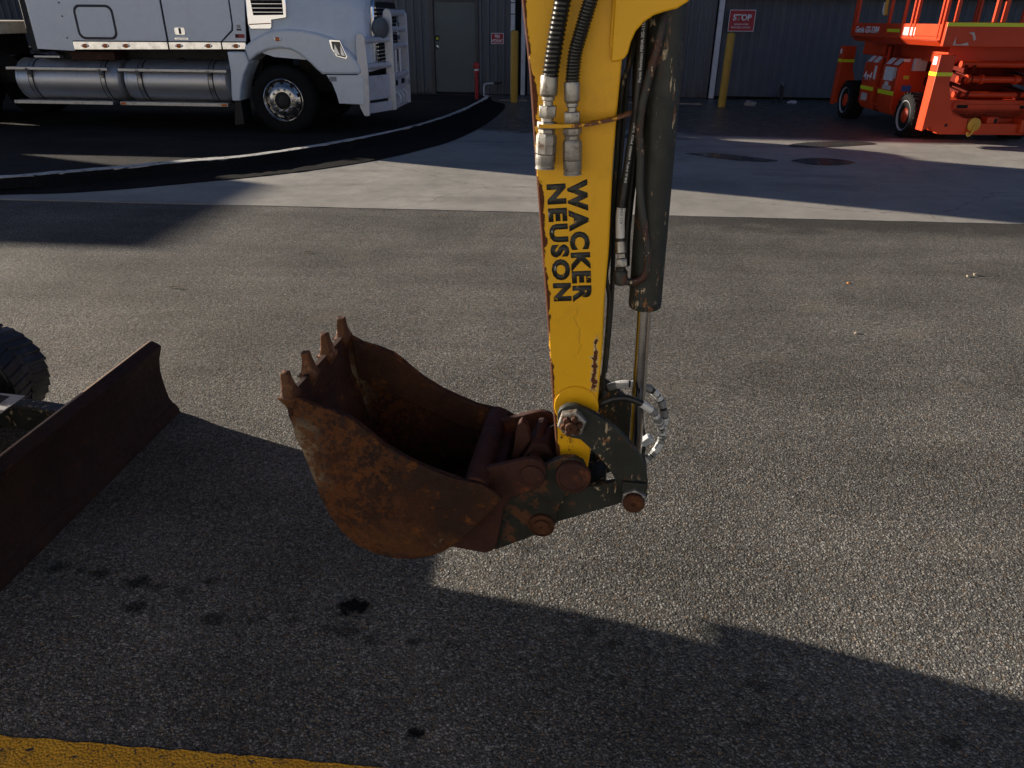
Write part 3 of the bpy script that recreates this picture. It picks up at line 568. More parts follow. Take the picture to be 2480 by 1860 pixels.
for i in range(4):
    for k in (-.030, -.022, .022, .030): lip.append((tl[i] + k, (.826 if abs(k) < .025 else .822)))
    if i < 3:
        m_ = (tl[i] + tl[i + 1]) / 2
        lip += [(m_ - .018, .811), (m_, .806), (m_ + .018, .811)]
lip.append((.205, .818)); lip += [(.205, .775), (.165, .70), (-.165, .70), (-.205, .775)]
MB().end([(max(-.2, min(.2, a)), b_) for a, b_ in lip], -.5235, -.5075).build('lip_plate', 'shell_rust', BK, .002)
def make_tooth():
    secs = []
    for z, w, d, dx in ((.770, .020, .012, .000), (.800, .034, .022, .0), (.815, .048, .034, 0), (.821, .058, .040, 0), (.829, .059, .041, 0), (.831, .051, .034, 0), (.838, .044, .030, 0), (.846, .036, .028, -.001), (.858, .029, .024, -.002), (.872, .0255, .021, -.003), (.8845, .0235, .0195, -.004), (.886, .021, .017, -.004)):
        secs.append([(dx - .5175 + a, b_, z) for a, b_ in rrect(-d / 2, d / 2, -w / 2, w / 2, min(w, d) * .22, 2)])
    return secs
for i, l in enumerate(tl):
    mb = MB(); mb.loft(make_tooth())
    mb.v = [(x + random.uniform(-.0009, .0009) + (z - .8) * .03 * (i - 1.5), y + l + random.uniform(-.0009, .0009), z + random.uniform(-.001, .001)) for x, y, z in mb.v]
    t = mb.build('tooth', 'tooth_rust', BK, ang=50)
    MB().tube([(-.5385, l - .027, .8265), (-.5385, l + .027, .8265)], .0022, 6).build('weld_bead', 'tooth_rust', t)
MB().cyl((-.066, -.186, .603), (-.066, .186, .603), .0315, 32).build('cross_tube', 'ear_rust', BK)
ear = [(-.20, .375), (-.146, .366), (-.05, .356), (-.028, .369), (-.018, .392), (-.012, .435), (-.002, .51), (.02, .545), (.081, .577), (.102, .599), (.107, .635), (.096, .660), (.071, .668), (.045, .662), (.021, .653), (-.052, .627), (-.062, .615), (-.045, .590), (-.03, .56), (-.06, .49), (-.14, .40)]
for s in (-1, 1):
    e = MB().side(ear, s * .116, s * .134).build('ear', 'ear_rust', BK, .003)
    MB().lathe([(.030, 0), (.030, .007), (.026, .009), (.012, .009)], (.072, s * .133, .620), (0, s, 0), 24).build('pin_boss', 'ear_rust', e)
MB().cyl((.072, -.12, .620), (.072, .12, .620), .0185, 20).build('bucket_pin', 'ear_rust', BK)
MB().side([(.005, .60), (.02, .592), (.055, .655), (.045, .70), (.03, .715), (.018, .70)], -.028, .0).build('latch_hook', 'ear_rust', BK, .004)
MB().tube([(.07, -.07, .60), (.075, .02, .665), (.075, .08, .655)], .013, 10, smooth=4).build('latch_bar', 'ear_rust', BK)
MB().side([(-.09, .54), (-.02, .52), (.0, .55), (-.01, .60), (-.06, .60)], -.116, .116).build('back_plate', 'ear_rust', BK, .004)
# -- dozer blade and undercarriage, turned a little against the upper machine
def exl(wx, wy):
    a = R(7.9); dx, dy = wx, wy - 1.687; return (dx * math.cos(a) - dy * math.sin(a), dx * math.sin(a) + dy * math.cos(a))
bo = exl(-1.55, 2.97)
def under(o): o.location = (bo[0], bo[1], 0); o.rotation_euler = (0, 0, R(3.9)); return o
prof = [(-.056, .352), (-.050, .358), (-.040, .358), (-.008, .337), (-.012, .32), (-.030, .274), (-.039, .211), (-.035, .141), (-.026, .076), (-.012, .048), (.005, .016), (.006, -.002), (-.006, -.002), (-.03, .035), (-.05, .08), (-.058, .14), (-.062, .211), (-.055, .28), (-.052, .32)]
bl = under(MB().side(prof, -1.62, 0).build('dozer_blade', 'blade_rust', EX, .002))
MB().box(-.0575, -.0505, -1.60, -.004, .352, .3605).build('lit_edge', 'sunlit_edge', bl)  # sunlight along the blade's top edge, put in as a pale strip
MB().side([(-.012, .05), (.0075, .018), (.0085, -.003), (-.008, -.003), (-.02, .04)], -1.63, .006).build('cutting_edge', 'blade_rust', bl, .002)
for l in (-1.1, -.42):
    MB().side([(-.05, .10), (-.05, .22), (-.75, .30), (-.9, .30), (-.9, .20), (-.7, .19)], l - .035, l + .035).build('blade_arm', 'dark_paint', bl, .006)
MB().side([(-.42, .245), (-.40, .262), (-.90, .300), (-.90, .285)], -.50, -.37).build('blade_arm_guard', 'dirty_white', bl, .004)
def track(l0):
    t = empty('track'); t.parent = EX; under(t)
    r, xf, xr = .200, -.775, -2.35
    path = [(xf + r * math.sin(R(a)), .213 + r * math.cos(R(a))) for a in range(0, 181, 10)] + [(xr - r * math.sin(R(a)), .213 - r * math.cos(R(a))) for a in range(0, 181, 10)]
    MB().side(path, l0, l0 + .23).build('belt', 'track_rubber', t, .01)
    pts = []; peri = path + [path[0]]
    lug = MB(); acc = 0.0
    for i in range(len(peri) - 1):
        a, b_ = Vector((peri[i][0], 0, peri[i][1])), Vector((peri[i + 1][0], 0, peri[i + 1][1])); d = (b_ - a); L = d.length; tt = d.normalized(); nn = Vector((-tt.z, 0, tt.x))
        if nn.dot(a - Vector(((xf if a.x > -1.5 else xr), 0, .213))) < 0: nn = -nn
        s_ = .042 - acc if acc < .042 else 0
        while s_ < L:
            p = a + tt * s_; k = len(pts); pts.append(p)
            for (u0, u1, off) in ((.004, .125, .0), (.105, .226, .035)):
                q = p + tt * (off + .0)
                w = .025; vs = []
                for (yy, sk) in ((u0, 0), (u1, .022 if off else -.022)):
                    for (ww, hh) in ((-w, -.004), (-w * .75, .008), (w * .75, .008), (w, -.004)): vs.append(q + tt * (ww + sk) + nn * hh + Vector((0, l0 + yy, 0)))
                lug.add(vs, [(0, 1, 2, 3), (7, 6, 5, 4), (0, 4, 5, 1), (1, 5, 6, 2), (2, 6, 7, 3), (3, 7, 4, 0)])
            s_ += .085
        acc = L - (s_ - .085)
    lug.build('tread_lugs', 'track_rubber', t, .003)["kind"] = "stuff"
    for x in (xf, xr): MB().lathe([(.09, -.012), (.15, -.012), (.155, .0), (.155, .24), (.15, .245), (.05, .245)], (x, l0 - .002, .213), (0, 1, 0), 28).build('idler', 'chassis_dark', t)
    for k in range(4): MB().cyl((-1.15 - k * .27, l0 + .03, .10), (-1.15 - k * .27, l0 + .2, .10), .06, 18).build('roller', 'chassis_dark', t)
    MB().side([(-.85, .14), (-2.3, .14), (-2.2, .30), (-.95, .30)], l0 + .05, l0 + .18).build('track_frame', 'chassis_dark', t, .01)
track(-.235); track(-1.62)
under(MB().box(-2.05, -1.05, -1.40, -.23, .20, .42).build('undercarriage', 'dark_paint', EX, .02))
# -- upper machine, out of the picture to the left: its outline is shaped to cast the long yard shadow
fx = exl(-2.3, 2.2)[0]
up = empty('upper_body'); up.parent = EX; under(up)
fr = [(-1.60, .50), (-.27, .49), (-.21, .558), (-.117, .665), (-.07, .746), (-.073, .762), (.034, .768), (.058, .806), (.087, .876), (.117, .971), (.195, 1.13), (.19, 1.22), (.14, 1.25), (-.30, 1.26), (-.35, 1.30), (-1.60, 1.30), (-1.66, .8)]  # thin plate added with a stepped edge to cast the shadow's notch
MB().end(fr, -.78, -.80).build('front_panel', 'yellow_paint', up, .002, seg=1)
fb = [(-1.58, .52), (-.29, .52), (-.24, .575), (-.15, .68), (-.10, .75), (-.085, .80), (-.04, .85), (.0, .91), (.035, 1.0), (.10, 1.13), (.10, 1.20), (.05, 1.23), (-.32, 1.24), (-.37, 1.28), (-1.58, 1.28), (-1.64, .8)]
MB().end(fb, -.8005, -2.35).build('engine_housing', 'yellow_paint', up, .01, seg=2)
MB().lathe([(.42, 0), (.42, .1)], (-1.5, -.8, .42), (0, 0, 1), 32).build('slew_ring', 'dark_paint', up)
MB().side([(-1.25, 1.30), (-1.25, 1.42), (-1.62, 1.45), (-1.72, 1.95), (-1.82, 1.95), (-1.80, 1.30)], -1.15, -.62).build('seat', 'seat_vinyl', up, .04)
for (x, y) in ((-.95, -1.5), (-.95, -.42), (-2.1, -1.5), (-2.1, -.42)): MB().tube([(x, y, 1.25), (x - .02, y, 2.36)], .028, 10).build('canopy_post', 'dark_paint', up)
MB().box(-2.25, -.80, -1.62, -.32, 2.36, 2.44).build('canopy_roof', 'yellow_paint', up, .03, seg=3)
for y in (-1.05, -.75): MB().tube([(-.95, y, 1.3), (-.92, y, 1.62)], .012, 8).build('control_lever', 'chassis_dark', up)
sw = exl(-2.05, 1.98)
MB().top([(sw[0] - .25, sw[1] - .14), (sw[0] + .12, sw[1] - .12), (sw[0] + .2, sw[1]), (sw[0] + .12, sw[1] + .12), (sw[0] - .25, sw[1] + .14)], .62, .84).build('swing_bracket', 'dark_paint', EX, .02)
boom = [(sw[0] + .02, .74), (sw[0] + .22, .80), (-1.40, 1.75), (-.85, 2.25), (-.10, 2.40), (.08, 2.36), (.10, 2.26), (-.05, 2.20), (-.80, 2.02), (-1.20, 1.62), (sw[0] + .20, .66), (sw[0] + .05, .66)]
MB().side([boom[0], (-1.95, 1.75), (-1.55, 2.45), (-1.2, 2.62), (-.05, 2.58), (.10, 2.46), (.12, 2.34), (-.0, 2.30), (-1.0, 2.36), (-1.35, 2.22), (-1.66, 1.60), (sw[0] + .22, .70), (sw[0] + .05, .64)], -.075, .075).build('boom', 'yellow_paint', EX, .01)
MB().cyl((sw[0] + .24, 0, .72), (-1.50, 0, 1.85), .045, 20).build('boom_cylinder', 'dark_paint', EX)
MB().cyl((-.95, 0, 2.72), (-.15, 0, 2.72), .045, 20).build('arm_cylinder', 'dark_paint', EX)

# ================================================================== TRUCK
TR = tag(empty('truck', (-3.41, 11.95, 0), -4), 'white bonneted prime mover truck with polished fuel tanks and bull bar', 'truck')
W_ = 2.45
core = [(-3.86, 1.20), (-.62, 1.20), (-.56, 1.86), (-.60, 2.0), (-.98, 2.85), (-1.35, 3.25), (-2.1, 3.70), (-3.86, 3.74)]
cabm = MB().side(core, .022, W_ - .022).build('cab', 'black_trim', TR, .02)
for l0, l1, near in ((0, .020, True), (W_ - .02, W_, False)):
    MB().side([(-3.88, 1.172), (-3.296, 1.150), (-3.296, 1.292), (-1.820, 1.300), (-1.820, 3.72), (-2.1, 3.72), (-3.88, 3.76)], l0, l1).build('sleeper_panel', 'truck_white', TR, .004)
    d = MB().side([(-1.788, 1.300), (-.985, 1.302), (-.800, 1.455), (-.781, 1.534), (-.781, 1.86), (-.80, 2.0), (-1.05, 2.85), (-1.792, 2.9)], l0, l1).build('door', 'truck_white', TR, .004)
    MB().side([(-1.70, 2.05), (-.92, 2.05), (-1.13, 2.75), (-1.70, 2.78)], l0 - (.004 if near else -.004), l1 - (.012 if near else -.012)).build('window', 'window_glass', d)
    MB().side([(-.955, 1.303), (-.598, 1.305), (-.535, 1.86), (-.56, 2.0), (-.80, 2.56), (-.758, 1.90), (-.758, 1.534), (-.772, 1.448)], l0, l1).build('cowl_panel', 'truck_white', TR, .004)
    for (a, b_) in ((-3.292, -1.812), (-1.792, -.985), (-.967, -.606)):
        MB().side([(a, 1.168 + (a + 3.29) * .012), (b_, 1.168 + (b_ + 3.29) * .012), (b_, 1.280 + (b_ + 3.29) * .005), (a, 1.280 + (a + 3.29) * .005)], l0 + (-.004 if near else .002), l1 - .002).build('trim_strip', 'polished', TR, .003)
MB().box(-4.03, -3.882, .06, W_ - .06, 1.12, 3.4).build('rear_fairing', 'black_trim', TR, .02)
MB().side([(-1.812, 3.72), (-1.792, 2.9), (-1.05, 2.85), (-.96, 2.86), (-1.35, 3.28), (-2.1, 3.73)], .0, W_).build('cab_roof', 'truck_white', TR, .01)
MB().side([(-.63, 2.03), (-.60, 2.03), (-.97, 2.83), (-1.0, 2.83)], .15, W_ - .15).build('windscreen', 'window_glass', TR)
# locker hatch
hz = [(-3.155, 1.76), (-2.57, 1.775), (-2.56, 1.325), (-3.18, 1.312)]
ring = rrect(-3.172, -2.558, 1.309, 1.779, .105, 6); ring2 = rrect(-3.138, -2.592, 1.343, 1.745, .08, 6)
k = len(ring); mb = MB(); mb.add([(a, -.004, b_) for a, b_ in ring] + [(a, -.004, b_) for a, b_ in ring2] + [(a, .004, b_) for a, b_ in ring] + [(a, .004, b_) for a, b_ in ring2],
    [(i, (i + 1) % k, k + (i + 1) % k, k + i) for i in range(k)] + [(i, (i + 1) % k, 2 * k + (i + 1) % k, 2 * k + i) for i in range(k)] + [(k + i, k + (i + 1) % k, 3 * k + (i + 1) % k, 3 * k + i) for i in range(k)])
hs = MB().side(rrect(-3.137, -2.593, 1.344, 1.744, .079, 6), -.0025, .004).build('locker_hatch', 'truck_white', TR, .001)
mb.build('hatch_seal', 'seal_rubber', hs)
for z in (1.80, 1.62, 1.33): MB().lathe([(.012, 0), (.012, .006)], (-3.36, -.001, z), (0, -1, 0), 10).build('hinge_bolt', 'chassis_dark', TR)
def marker(x, z, l=-.004):
    s = MB(); s.add([(x + .066 * math.cos(t), l - .012 * 0, z + .024 * math.sin(t)) for t in [2 * math.pi * i / 20 for i in range(20)]] + [(x + .045 * math.cos(t), l - .014, z + .021 * math.sin(t)) for t in [2 * math.pi * i / 20 for i in range(20)]],
        [(i, (i + 1) % 20, 20 + (i + 1) % 20, 20 + i) for i in range(20)] + [tuple(range(20, 40))])
    o = s.build('marker_light', 'chrome', TR)
    secs = [[(x + r_ * math.cos(t), l - y_, z + .75 * r_ * math.sin(t)) for t in [2 * math.pi * i / 18 for i in range(18)]] for r_, y_ in ((.038, .010), (.037, .019), (.028, .026), (.012, .029))]
    MB().loft(secs).build('lens', 'amber', o)
for x, z in ((-3.108, 1.222), (-2.788, 1.225), (-2.464, 1.228), (-1.637, 1.236), (-1.183, 1.240), (-.757, 1.243)): marker(x, z)
# door furniture and badges
h_ = MB().side(rrect(-1.665, -1.505, 1.385, 1.487, .02), -.010, -.0005).build('door_handle', 'polished', TR, .003)
MB().side([(-1.625, 1.40), (-1.60, 1.40), (-1.60, 1.475), (-1.625, 1.475)], -.0125, -.0101).build('grip', 'chrome', h_); MB().side([(-1.598, 1.398), (-1.562, 1.398), (-1.562, 1.478), (-1.598, 1.478)], -.0115, -.0101).build('recess', 'black_trim', h_)
nb = MB().side(rrect(-1.685, -1.475, 1.322, 1.348, .008), -.005, -.0005).build('nameplate', 'polished', TR, .001)
text('lettering', 'CORONADO', 'print_grey', nb, (-1.665, -.0055, 1.329), (1, 0, 0), (0, 0, 1), .17, .012, .02, .001)
b1 = MB().side(rrect(-.712, -.640, 1.452, 1.534, .008), -.004, -.0005).build('number_badge', 'label_white', TR); MB().side(rrect(-.712, -.640, 1.452, 1.472, .004), -.0055, -.0042).build('band', 'black_trim', b1)
text('lettering', '70', 'print_black', b1, (-.70, -.0045, 1.487), (1, 0, 0), (0, 0, 1), .048, .034, .01, .001)
b2 = MB().side(rrect(-.748, -.606, 1.353, 1.405, .006), -.004, -.0005).build('maker_badge', 'plate_red', TR); MB().side(rrect(-.742, -.700, 1.362, 1.398, .004), -.0055, -.0042).build('emblem', 'print_black', b2)
# bonnet
def hsec(q, l0, l1, zb, zt, r):
    return [(q, l0, zb), (q, l0, zt - r), (q, l0 + r * .3, zt - r * .3), (q, l0 + r, zt), (q, (l0 + l1) / 2, zt + .03), (q, l1 - r, zt), (q, l1 - r * .3, zt - r * .3), (q, l1, zt - r), (q, l1, zb)]
MB().loft([hsec(-.525, .004, W_ - .004, 1.20, 2.06, .14), hsec(-.2, .010, W_ - .01, 1.10, 2.04, .15), hsec(.5, .035, W_ - .035, 1.05, 2.01, .20), hsec(.95, .075, W_ - .075, .92, 1.98, .24), hsec(1.13, .13, W_ - .13, .90, 1.96, .26), hsec(1.19, .22, W_ - .22, .90, 1.93, .26)]).build('bonnet', 'truck_white', TR, ang=60)
# air intake
vo = [(-.505, 1.90), (.075, 1.90), (.088, 1.88), (.078, 1.64), (.06, 1.622), (-.155, 1.592), (-.165, 1.50), (-.19, 1.474), (-.49, 1.470), (-.525, 1.535)]
vt = MB().side(vo, -.026, .002).build('air_intake', 'chrome', TR, .010)
MB().side([(-.44, 1.895), (.022, 1.895), (.035, 1.88), (.03, 1.665), (-.42, 1.655)], -.0285, -.0265).build('opening', 'void_black', vt)
for z in (1.692, 1.745, 1.80, 1.855): MB().side([(-.435, z), (.032, z + .003), (.032, z + .012), (-.435, z + .010)], -.036, -.028).build('louvre', 'chrome', vt, .002)
MB().side([(-.50, 1.528), (-.175, 1.545), (-.175, 1.558), (-.505, 1.542)], -.0285, -.0265).build('red_line', 'red_lens', vt)
# mudguard
fo = [(-.62, 1.20), (-.609, 1.245), (-.491, 1.325), (-.338, 1.402), (-.19, 1.455), (.058, 1.482), (.282, 1.468), (.487, 1.432), (.672, 1.378), (.85, 1.29), (1.0, 1.14), (1.10, 1.0), (1.12, .90), (1.09, .882), (.521, .873), (.448, .936), (.369, 1.015), (.24, 1.124), (.091, 1.201), (-.082, 1.223), (-.262, 1.198), (-.431, 1.133), (-.573, 1.035)]
sk = [(-.895, 1.168), (-.885, .888), (-.922, .593), (-.933, .476), (-.804, .478), (-.765, .661), (-.688, .858), (-.580, 1.025), (-.628, 1.168)]
for l0, l1 in ((-.055, .42), (W_ - .42, W_ + .055)):
    MB().side(fo, l0, l1).build('mudguard', 'truck_white', TR, .045, ang=50, seg=4)
    MB().side(sk, l0 + .01, l1 - .01).build('mudguard_skirt', 'truck_white', TR, .02, ang=50, seg=3)
marker(-.087, 1.345, -.058)
for l0, s in ((-.058, 1), (W_ + .058, -1)):
    hl = MB().side([(.676, 1.34), (.70, 1.352), (.85, 1.342), (.942, 1.117), (.921, 1.080), (.767, 1.115), (.699, 1.224)], l0 - .004 * s, l0 + .03 * s).build('headlight', 'chrome', TR, .008)
    MB().side([(.715, 1.322), (.842, 1.318), (.918, 1.125), (.905, 1.105), (.785, 1.132), (.728, 1.224)], l0 - .007 * s, l0 - .0045 * s).build('lens', 'window_glass', hl)
    MB().side([(.742, 1.16), (.765, 1.285), (.832, 1.135)], l0 - .0095 * s, l0 - .0075 * s).build('reflector', 'lamp_glass', hl); MB().side([(.845, 1.14), (.848, 1.275), (.905, 1.125)], l0 - .0095 * s, l0 - .0075 * s).build('reflector', 'lamp_glass', hl)
# bumper ends, bull bar and grille
for l0, l1 in ((-.03, .30), (W_ - .30, W_ + .03)):
    MB().side([(.581, .862), (1.14, .866), (1.13, .452), (.737, .462), (.713, .583), (.658, .746)], l0, l1).build('bumper_end', 'truck_white', TR, .008)
MB().side(rrect(.625, .735, .775, .84, .004), -.0335, -.0305).build('small_plate', 'print_grey', TR)
BB = empty('bull_bar'); BB.parent = TR
p1 = [(1.070, 1.36), (1.085, 1.41), (1.12, 1.435), (1.175, 1.43), (1.205, 1.39), (1.225, .95), (1.215, .60), (1.20, .30), (1.17, .285), (1.115, .29), (1.055, .42), (1.062, .95)]
for l in (-.02, W_ + .02 - .03): MB().side(p1, l, l + .03).build('outer_upright', 'bar_paint', BB, .006)
p2 = [(1.335, 1.66), (1.35, 1.735), (1.395, 1.765), (1.445, 1.75), (1.475, 1.69), (1.475, .32), (1.34, .30), (1.345, 1.0)]
for l in (.64, 1.78): MB().side(p2, l, l + .035).build('centre_upright', 'bar_paint', BB, .006)
for z in (1.71, 1.475, 1.235, .80): MB().tube([(1.415, .66, z), (1.415, 1.80, z)], .045 if z != .8 else .05, 16).build('cross_bar', 'bar_paint', BB)
for z in (1.34, .98):
    MB().tube([(1.15, -.01, z), (1.40, .66, z)], .042, 16).build('side_bar', 'bar_paint', BB); MB().tube([(1.40, 1.80, z), (1.15, W_ + .01, z)], .042, 16).build('side_bar', 'bar_paint', BB)
for l in (1.03, 1.35): MB().tube([(1.415, l, .80), (1.415, l, 1.235)], .028, 12).build('stay', 'bar_paint', BB)
MB().top([(1.13, -.01), (1.40, .64), (1.43, .64), (1.43, 1.81), (1.40, 1.81), (1.13, W_ + .01), (1.10, W_), (1.36, 1.78), (1.36, .68), (1.10, .02)], .31, .455).build('lower_channel', 'bar_paint', BB, .006)
MB().prism([(0, .50), (1, .50), (1, .845), (0, .845)], lambda a, b_: (1.16 + a * .235, .03 + a * .60, b_), lambda a, b_: (1.14 + a * .235, .035 + a * .60, b_)).build('corner_panel', 'bar_paint', BB, .004)
fp = MB().box(1.395, 1.42, .676, 1.779, .456, .79).build('front_panel', 'bar_paint', BB, .004)
for l in (.82, 1.36): MB().box(1.4205, 1.424, l, l + .26, .65, .73).build('slot', 'void_black', fp)
for l in (.95, 1.18, 1.48): MB().tube([(1.42, l, .37), (1.475, l, .40), (1.48, l, .50), (1.42, l, .56)], .016, 10, smooth=4).build('tow_loop', 'bar_paint', BB)
MB().lathe([(.05, 0), (.055, .008), (.055, .03), (.03, .035)], (1.475, 1.72, .66), (1, 0, 0), 18).build('fog_lamp', 'chrome', BB)
MB().lathe([(.02, 0), (.13, .06), (.15, .12), (.15, .13), (.10, .145)], (1.25, .52, 1.50), (.8, -.6, 0), 26).build('driving_lamp', 'lamp_cover', BB)
pl = MB().box(1.4305, 1.436, 1.03, 1.40, .33, .43).build('number_plate', 'print_white', BB); text('lettering', '1 VFL', 'print_black', pl, (1.4365, 1.06, .355), (0, 1, 0), (0, 0, 1), .30, .055, .02, .001)
gr = MB().end([(.42, .93), (.42, 1.80), (.52, 1.92), (1.93, 1.92), (2.03, 1.80), (2.03, .93)], 1.192, 1.26).build('grille', 'chrome', TR, .02)
MB().end([(.50, .98), (.50, 1.76), (.58, 1.86), (1.87, 1.86), (1.95, 1.76), (1.95, .98)], 1.262, 1.264).build('grille_opening', 'void_black', gr)
for i in range(15): MB().box(1.264, 1.274, .51, 1.94, 1.02 + i * .053, 1.034 + i * .053).build('slat', 'polished', gr)
mb = MB(); st = [(1.20 + (.12 if i % 2 == 0 else .05) * math.sin(i * math.pi / 5), 1.53 + (.12 if i % 2 == 0 else .05) * math.cos(i * math.pi / 5)) for i in range(10)]
mb.end(st, 1.435, 1.455).build('star_ornament', 'chrome', BB, .003)
# steer wheel
def wheel(name, x, l, r, w, rr, sgn=1, parent=TR):
    t = empty(name); t.parent = parent; o = (x, l, r - .012); ax = (0, sgn, 0)
    MB().lathe([(rr, .03), (rr + .02, .012), (rr + .08, .0), (r - .06, .008), (r - .02, .03), (r, .06), (r, w - .06), (r - .03, w - .02), (rr, w)], o, ax, 48).build('tyre', 'tyre', t)
    rim = MB().lathe([(rr + .016, .016), (rr + .014, .002), (rr + .006, -.002), (rr - .002, .006), (rr - .010, .026), (rr - .022, .034), (.262, .030), (.235, .014), (.207, -.010), (.196, -.016), (.125, -.018), (.115, -.002)], o, ax, 56, caps=False).build('rim', 'wheel_alloy', t)
    for i in range(10):
        a = 2 * math.pi * (i + .5) / 10; rad = .246; dv = Vector((math.cos(a) * .5, -sgn * .86, math.sin(a) * .5))
        MB().lathe([(.030, -.004), (.030, .0015), (.028, .002)], Vector((x + rad * math.cos(a), l + sgn * .022, o[2] + rad * math.sin(a))), dv, 16).build('hand_hole', 'void_black', rim)
        a = 2 * math.pi * i / 10; rad = .157
        MB().lathe([(.019, .006), (.019, -.012), (.012, -.034), (.006, -.038)], (x + rad * math.cos(a), l - sgn * .018, o[2] + rad * math.sin(a)), ax, 10).build('wheel_nut', 'chrome', rim)
    MB().lathe([(.114, .04), (.114, -.03), (.10, -.05), (.085, -.06), (.03, -.064)], (x, l + sgn * .02, o[2]), ax, 28).build('hub', 'chassis_dark', t)
    return t
wheel('front_wheel', -.150, .03, .500, .30, .297); wheel('front_wheel', -.150, W_ - .03, .500, .30, .297, -1)
for x in (-5.55, -6.85):
    for l, s in ((.02, 1), (W_ - .02, -1)): wheel('rear_wheel', x, l, .505, .55, .300, s)
MB().box(-7.6, 1.1, .78, .88, .62, .90).build('chassis_rail', 'chassis_dark', TR, .01); MB().box(-7.6, 1.1, 1.57, 1.67, .62, .90).build('chassis_rail', 'chassis_dark', TR, .01)
MB().cyl((-.125, .3, .50), (-.125, W_ - .3, .50), .07, 14).build('front_axle', 'chassis_dark', TR)
MB().box(-.1, 1.0, .75, 1.7, .55, 1.25).build('engine', 'chassis_dark', TR, .03); MB().box(-3.8, -.6, .5, W_ - .5, .75, 1.19).build('underfloor', 'chassis_dark', TR, .02)
MB().box(-3.45, -2.75, .12, .45, 1.02, 1.14).build('battery_tray', 'pin_rust', TR, .01)
for l in (.05, W_ - .40): MB().side([(-.925, .46), (-.83, .47), (-.83, .13), (-.985, .11)], l, l + .35).build('mudflap', 'rubber', TR, .004)
for l in (.0, W_ - .6): MB().side([(-4.62, .92), (-4.85, 1.10), (-6.2, 1.14), (-7.6, 1.08), (-7.75, .85), (-7.7, .85), (-7.55, 1.04), (-6.2, 1.10), (-4.88, 1.06), (-4.66, .90)], l, l + .6).build('rear_guard', 'chassis_dark', TR, .005)
# fuel tanks
def tank(x0, x1, l, sgn):
    r = .306; o = (x0, l, .722)
    t = MB().lathe([(.02, .0), (.16, -.0), (.25, .012), (.29, .035), (r, .07), (r, x1 - x0 - .07), (.29, x1 - x0 - .035), (.25, x1 - x0 - .012), (.16, x1 - x0), (.02, x1 - x0)], o, (1, 0, 0), 56).build('fuel_tank', 'brushed_alloy', TR)
    for e in (.075, x1 - x0 - .085): MB().lathe([(r + .001, e), (r + .004, e + .003), (r + .004, e + .008), (r + .001, e + .011)], o, (1, 0, 0), 56, caps=False).build('weld_seam', 'brushed_alloy', t)
    for sx in (x0 + .25, x1 - .30):
        MB().lathe([(r + .002, 0), (r + .007, 0), (r + .007, .085), (r + .002, .085)], (sx, l, .722), (1, 0, 0), 56, caps=False).build('strap', 'black_trim', t)
        MB().lathe([(r + .008, .014), (r + .010, .014), (r + .010, .071), (r + .008, .071)], (sx, l, .722), (1, 0, 0), 56, caps=False).build('strap_plate', 'step_alloy', t)
        y = l - sgn * (r + .012); MB().box(sx + .01, sx + .075, y - .012, y + .012, .775, .81).build('clamp', 'zinc', t, .003)
        MB().prism([(sx + .02, 0), (sx + .065, 0), (sx + .065, 1), (sx + .02, 1)], lambda a, b_: (a, l - sgn * (r + .012), .80 + b_ * .10), lambda a, b_: (a, l - sgn * (r + .02 + .03 * b_), .80 + b_ * .10)).build('step_bracket', 'step_alloy', t)
    MB().lathe([(.055, 0), (.055, .03), (.05, .045), (.02, .05)], (x0 + (x1 - x0) * .55, l - sgn * .10, .722 + .285), (0, -.3 * sgn, 1), 16).build('filler_cap', 'chassis_dark', t)
    return t
for l, s in ((.315, 1), (W_ - .315, -1)):
    tank(-4.41, -2.695, l, s); tank(-2.655, -.985, l, s)
for l0, l1 in ((-.035, .12), (W_ - .12, W_ + .035)):
    for (a, b_, za, zb) in ((-4.45, -2.83, .900, .928), (-2.66, -.955, .896, .924)):
        MB().box(a, b_, l0, l1, za - .022, zb - .008).build('step_board', 'step_alloy', TR, .004)
    for (a, b_) in ((-4.46, -2.85), (-2.735, -1.01)):
        s_ = MB().box(a, b_, l0 - .0, l1 + .03, .388, .440).build('step_board', 'step_alloy', TR, .004)
        if a > -3 and l0 < 0:
            for xx in (a + .01, b_ - .10): MB().box(xx, xx + .085, l0 - .004, l0 - .0005, .395, .430).build('reflector', 'amber', s_)
MB().box(-4.04, -3.62, .10, .2, 1.045, 1.075).build('tank_step', 'step_alloy', TR, .004)

# trailers coupled behind the truck; the tall one is unseen, sized to its cast shadow
FT = tag(empty('flat_trailer', (-3.41, 11.95, 0), -4), 'cream flat deck trailer coupled behind the white truck', 'trailer')
MB().box(-15.2, -4.42, .02, 2.43, 1.37, 1.545).build('deck', 'trailer_cream', FT, .01)
for i in range(14): MB().box(-15.0 + i * .78, -14.72 + i * .78, -.002 + .018, .0205, 1.42, 1.48).build('tie_slot', 'void_black', FT)
MB().box(-15.0, -5.2, .75, 1.7, 1.02, 1.365).build('spine', 'chassis_dark', FT, .02)
for x in (-12.4, -13.7):
    for l in (.03, 1.85): MB().lathe([(.30, .0), (.46, .0), (.50, .05), (.50, .50), (.46, .55), (.30, .55)], (x, l, .498), (0, 1, 0), 32).build('tyre', 'tyre', FT)
CT = tag(empty('curtain_trailer', (-3.41, 11.95, 0), -4), 'unseen tall blue curtain sided trailer sized to cast the left shadow', 'trailer')
MB().box(-28.5, -15.32, .0, 2.5, 1.15, 4.16).build('curtain_body', 'curtain_blue', CT, .02); MB().box(-28.5, -15.32, .6, 1.9, .85, 1.14).build('frame', 'chassis_dark', CT, .02)
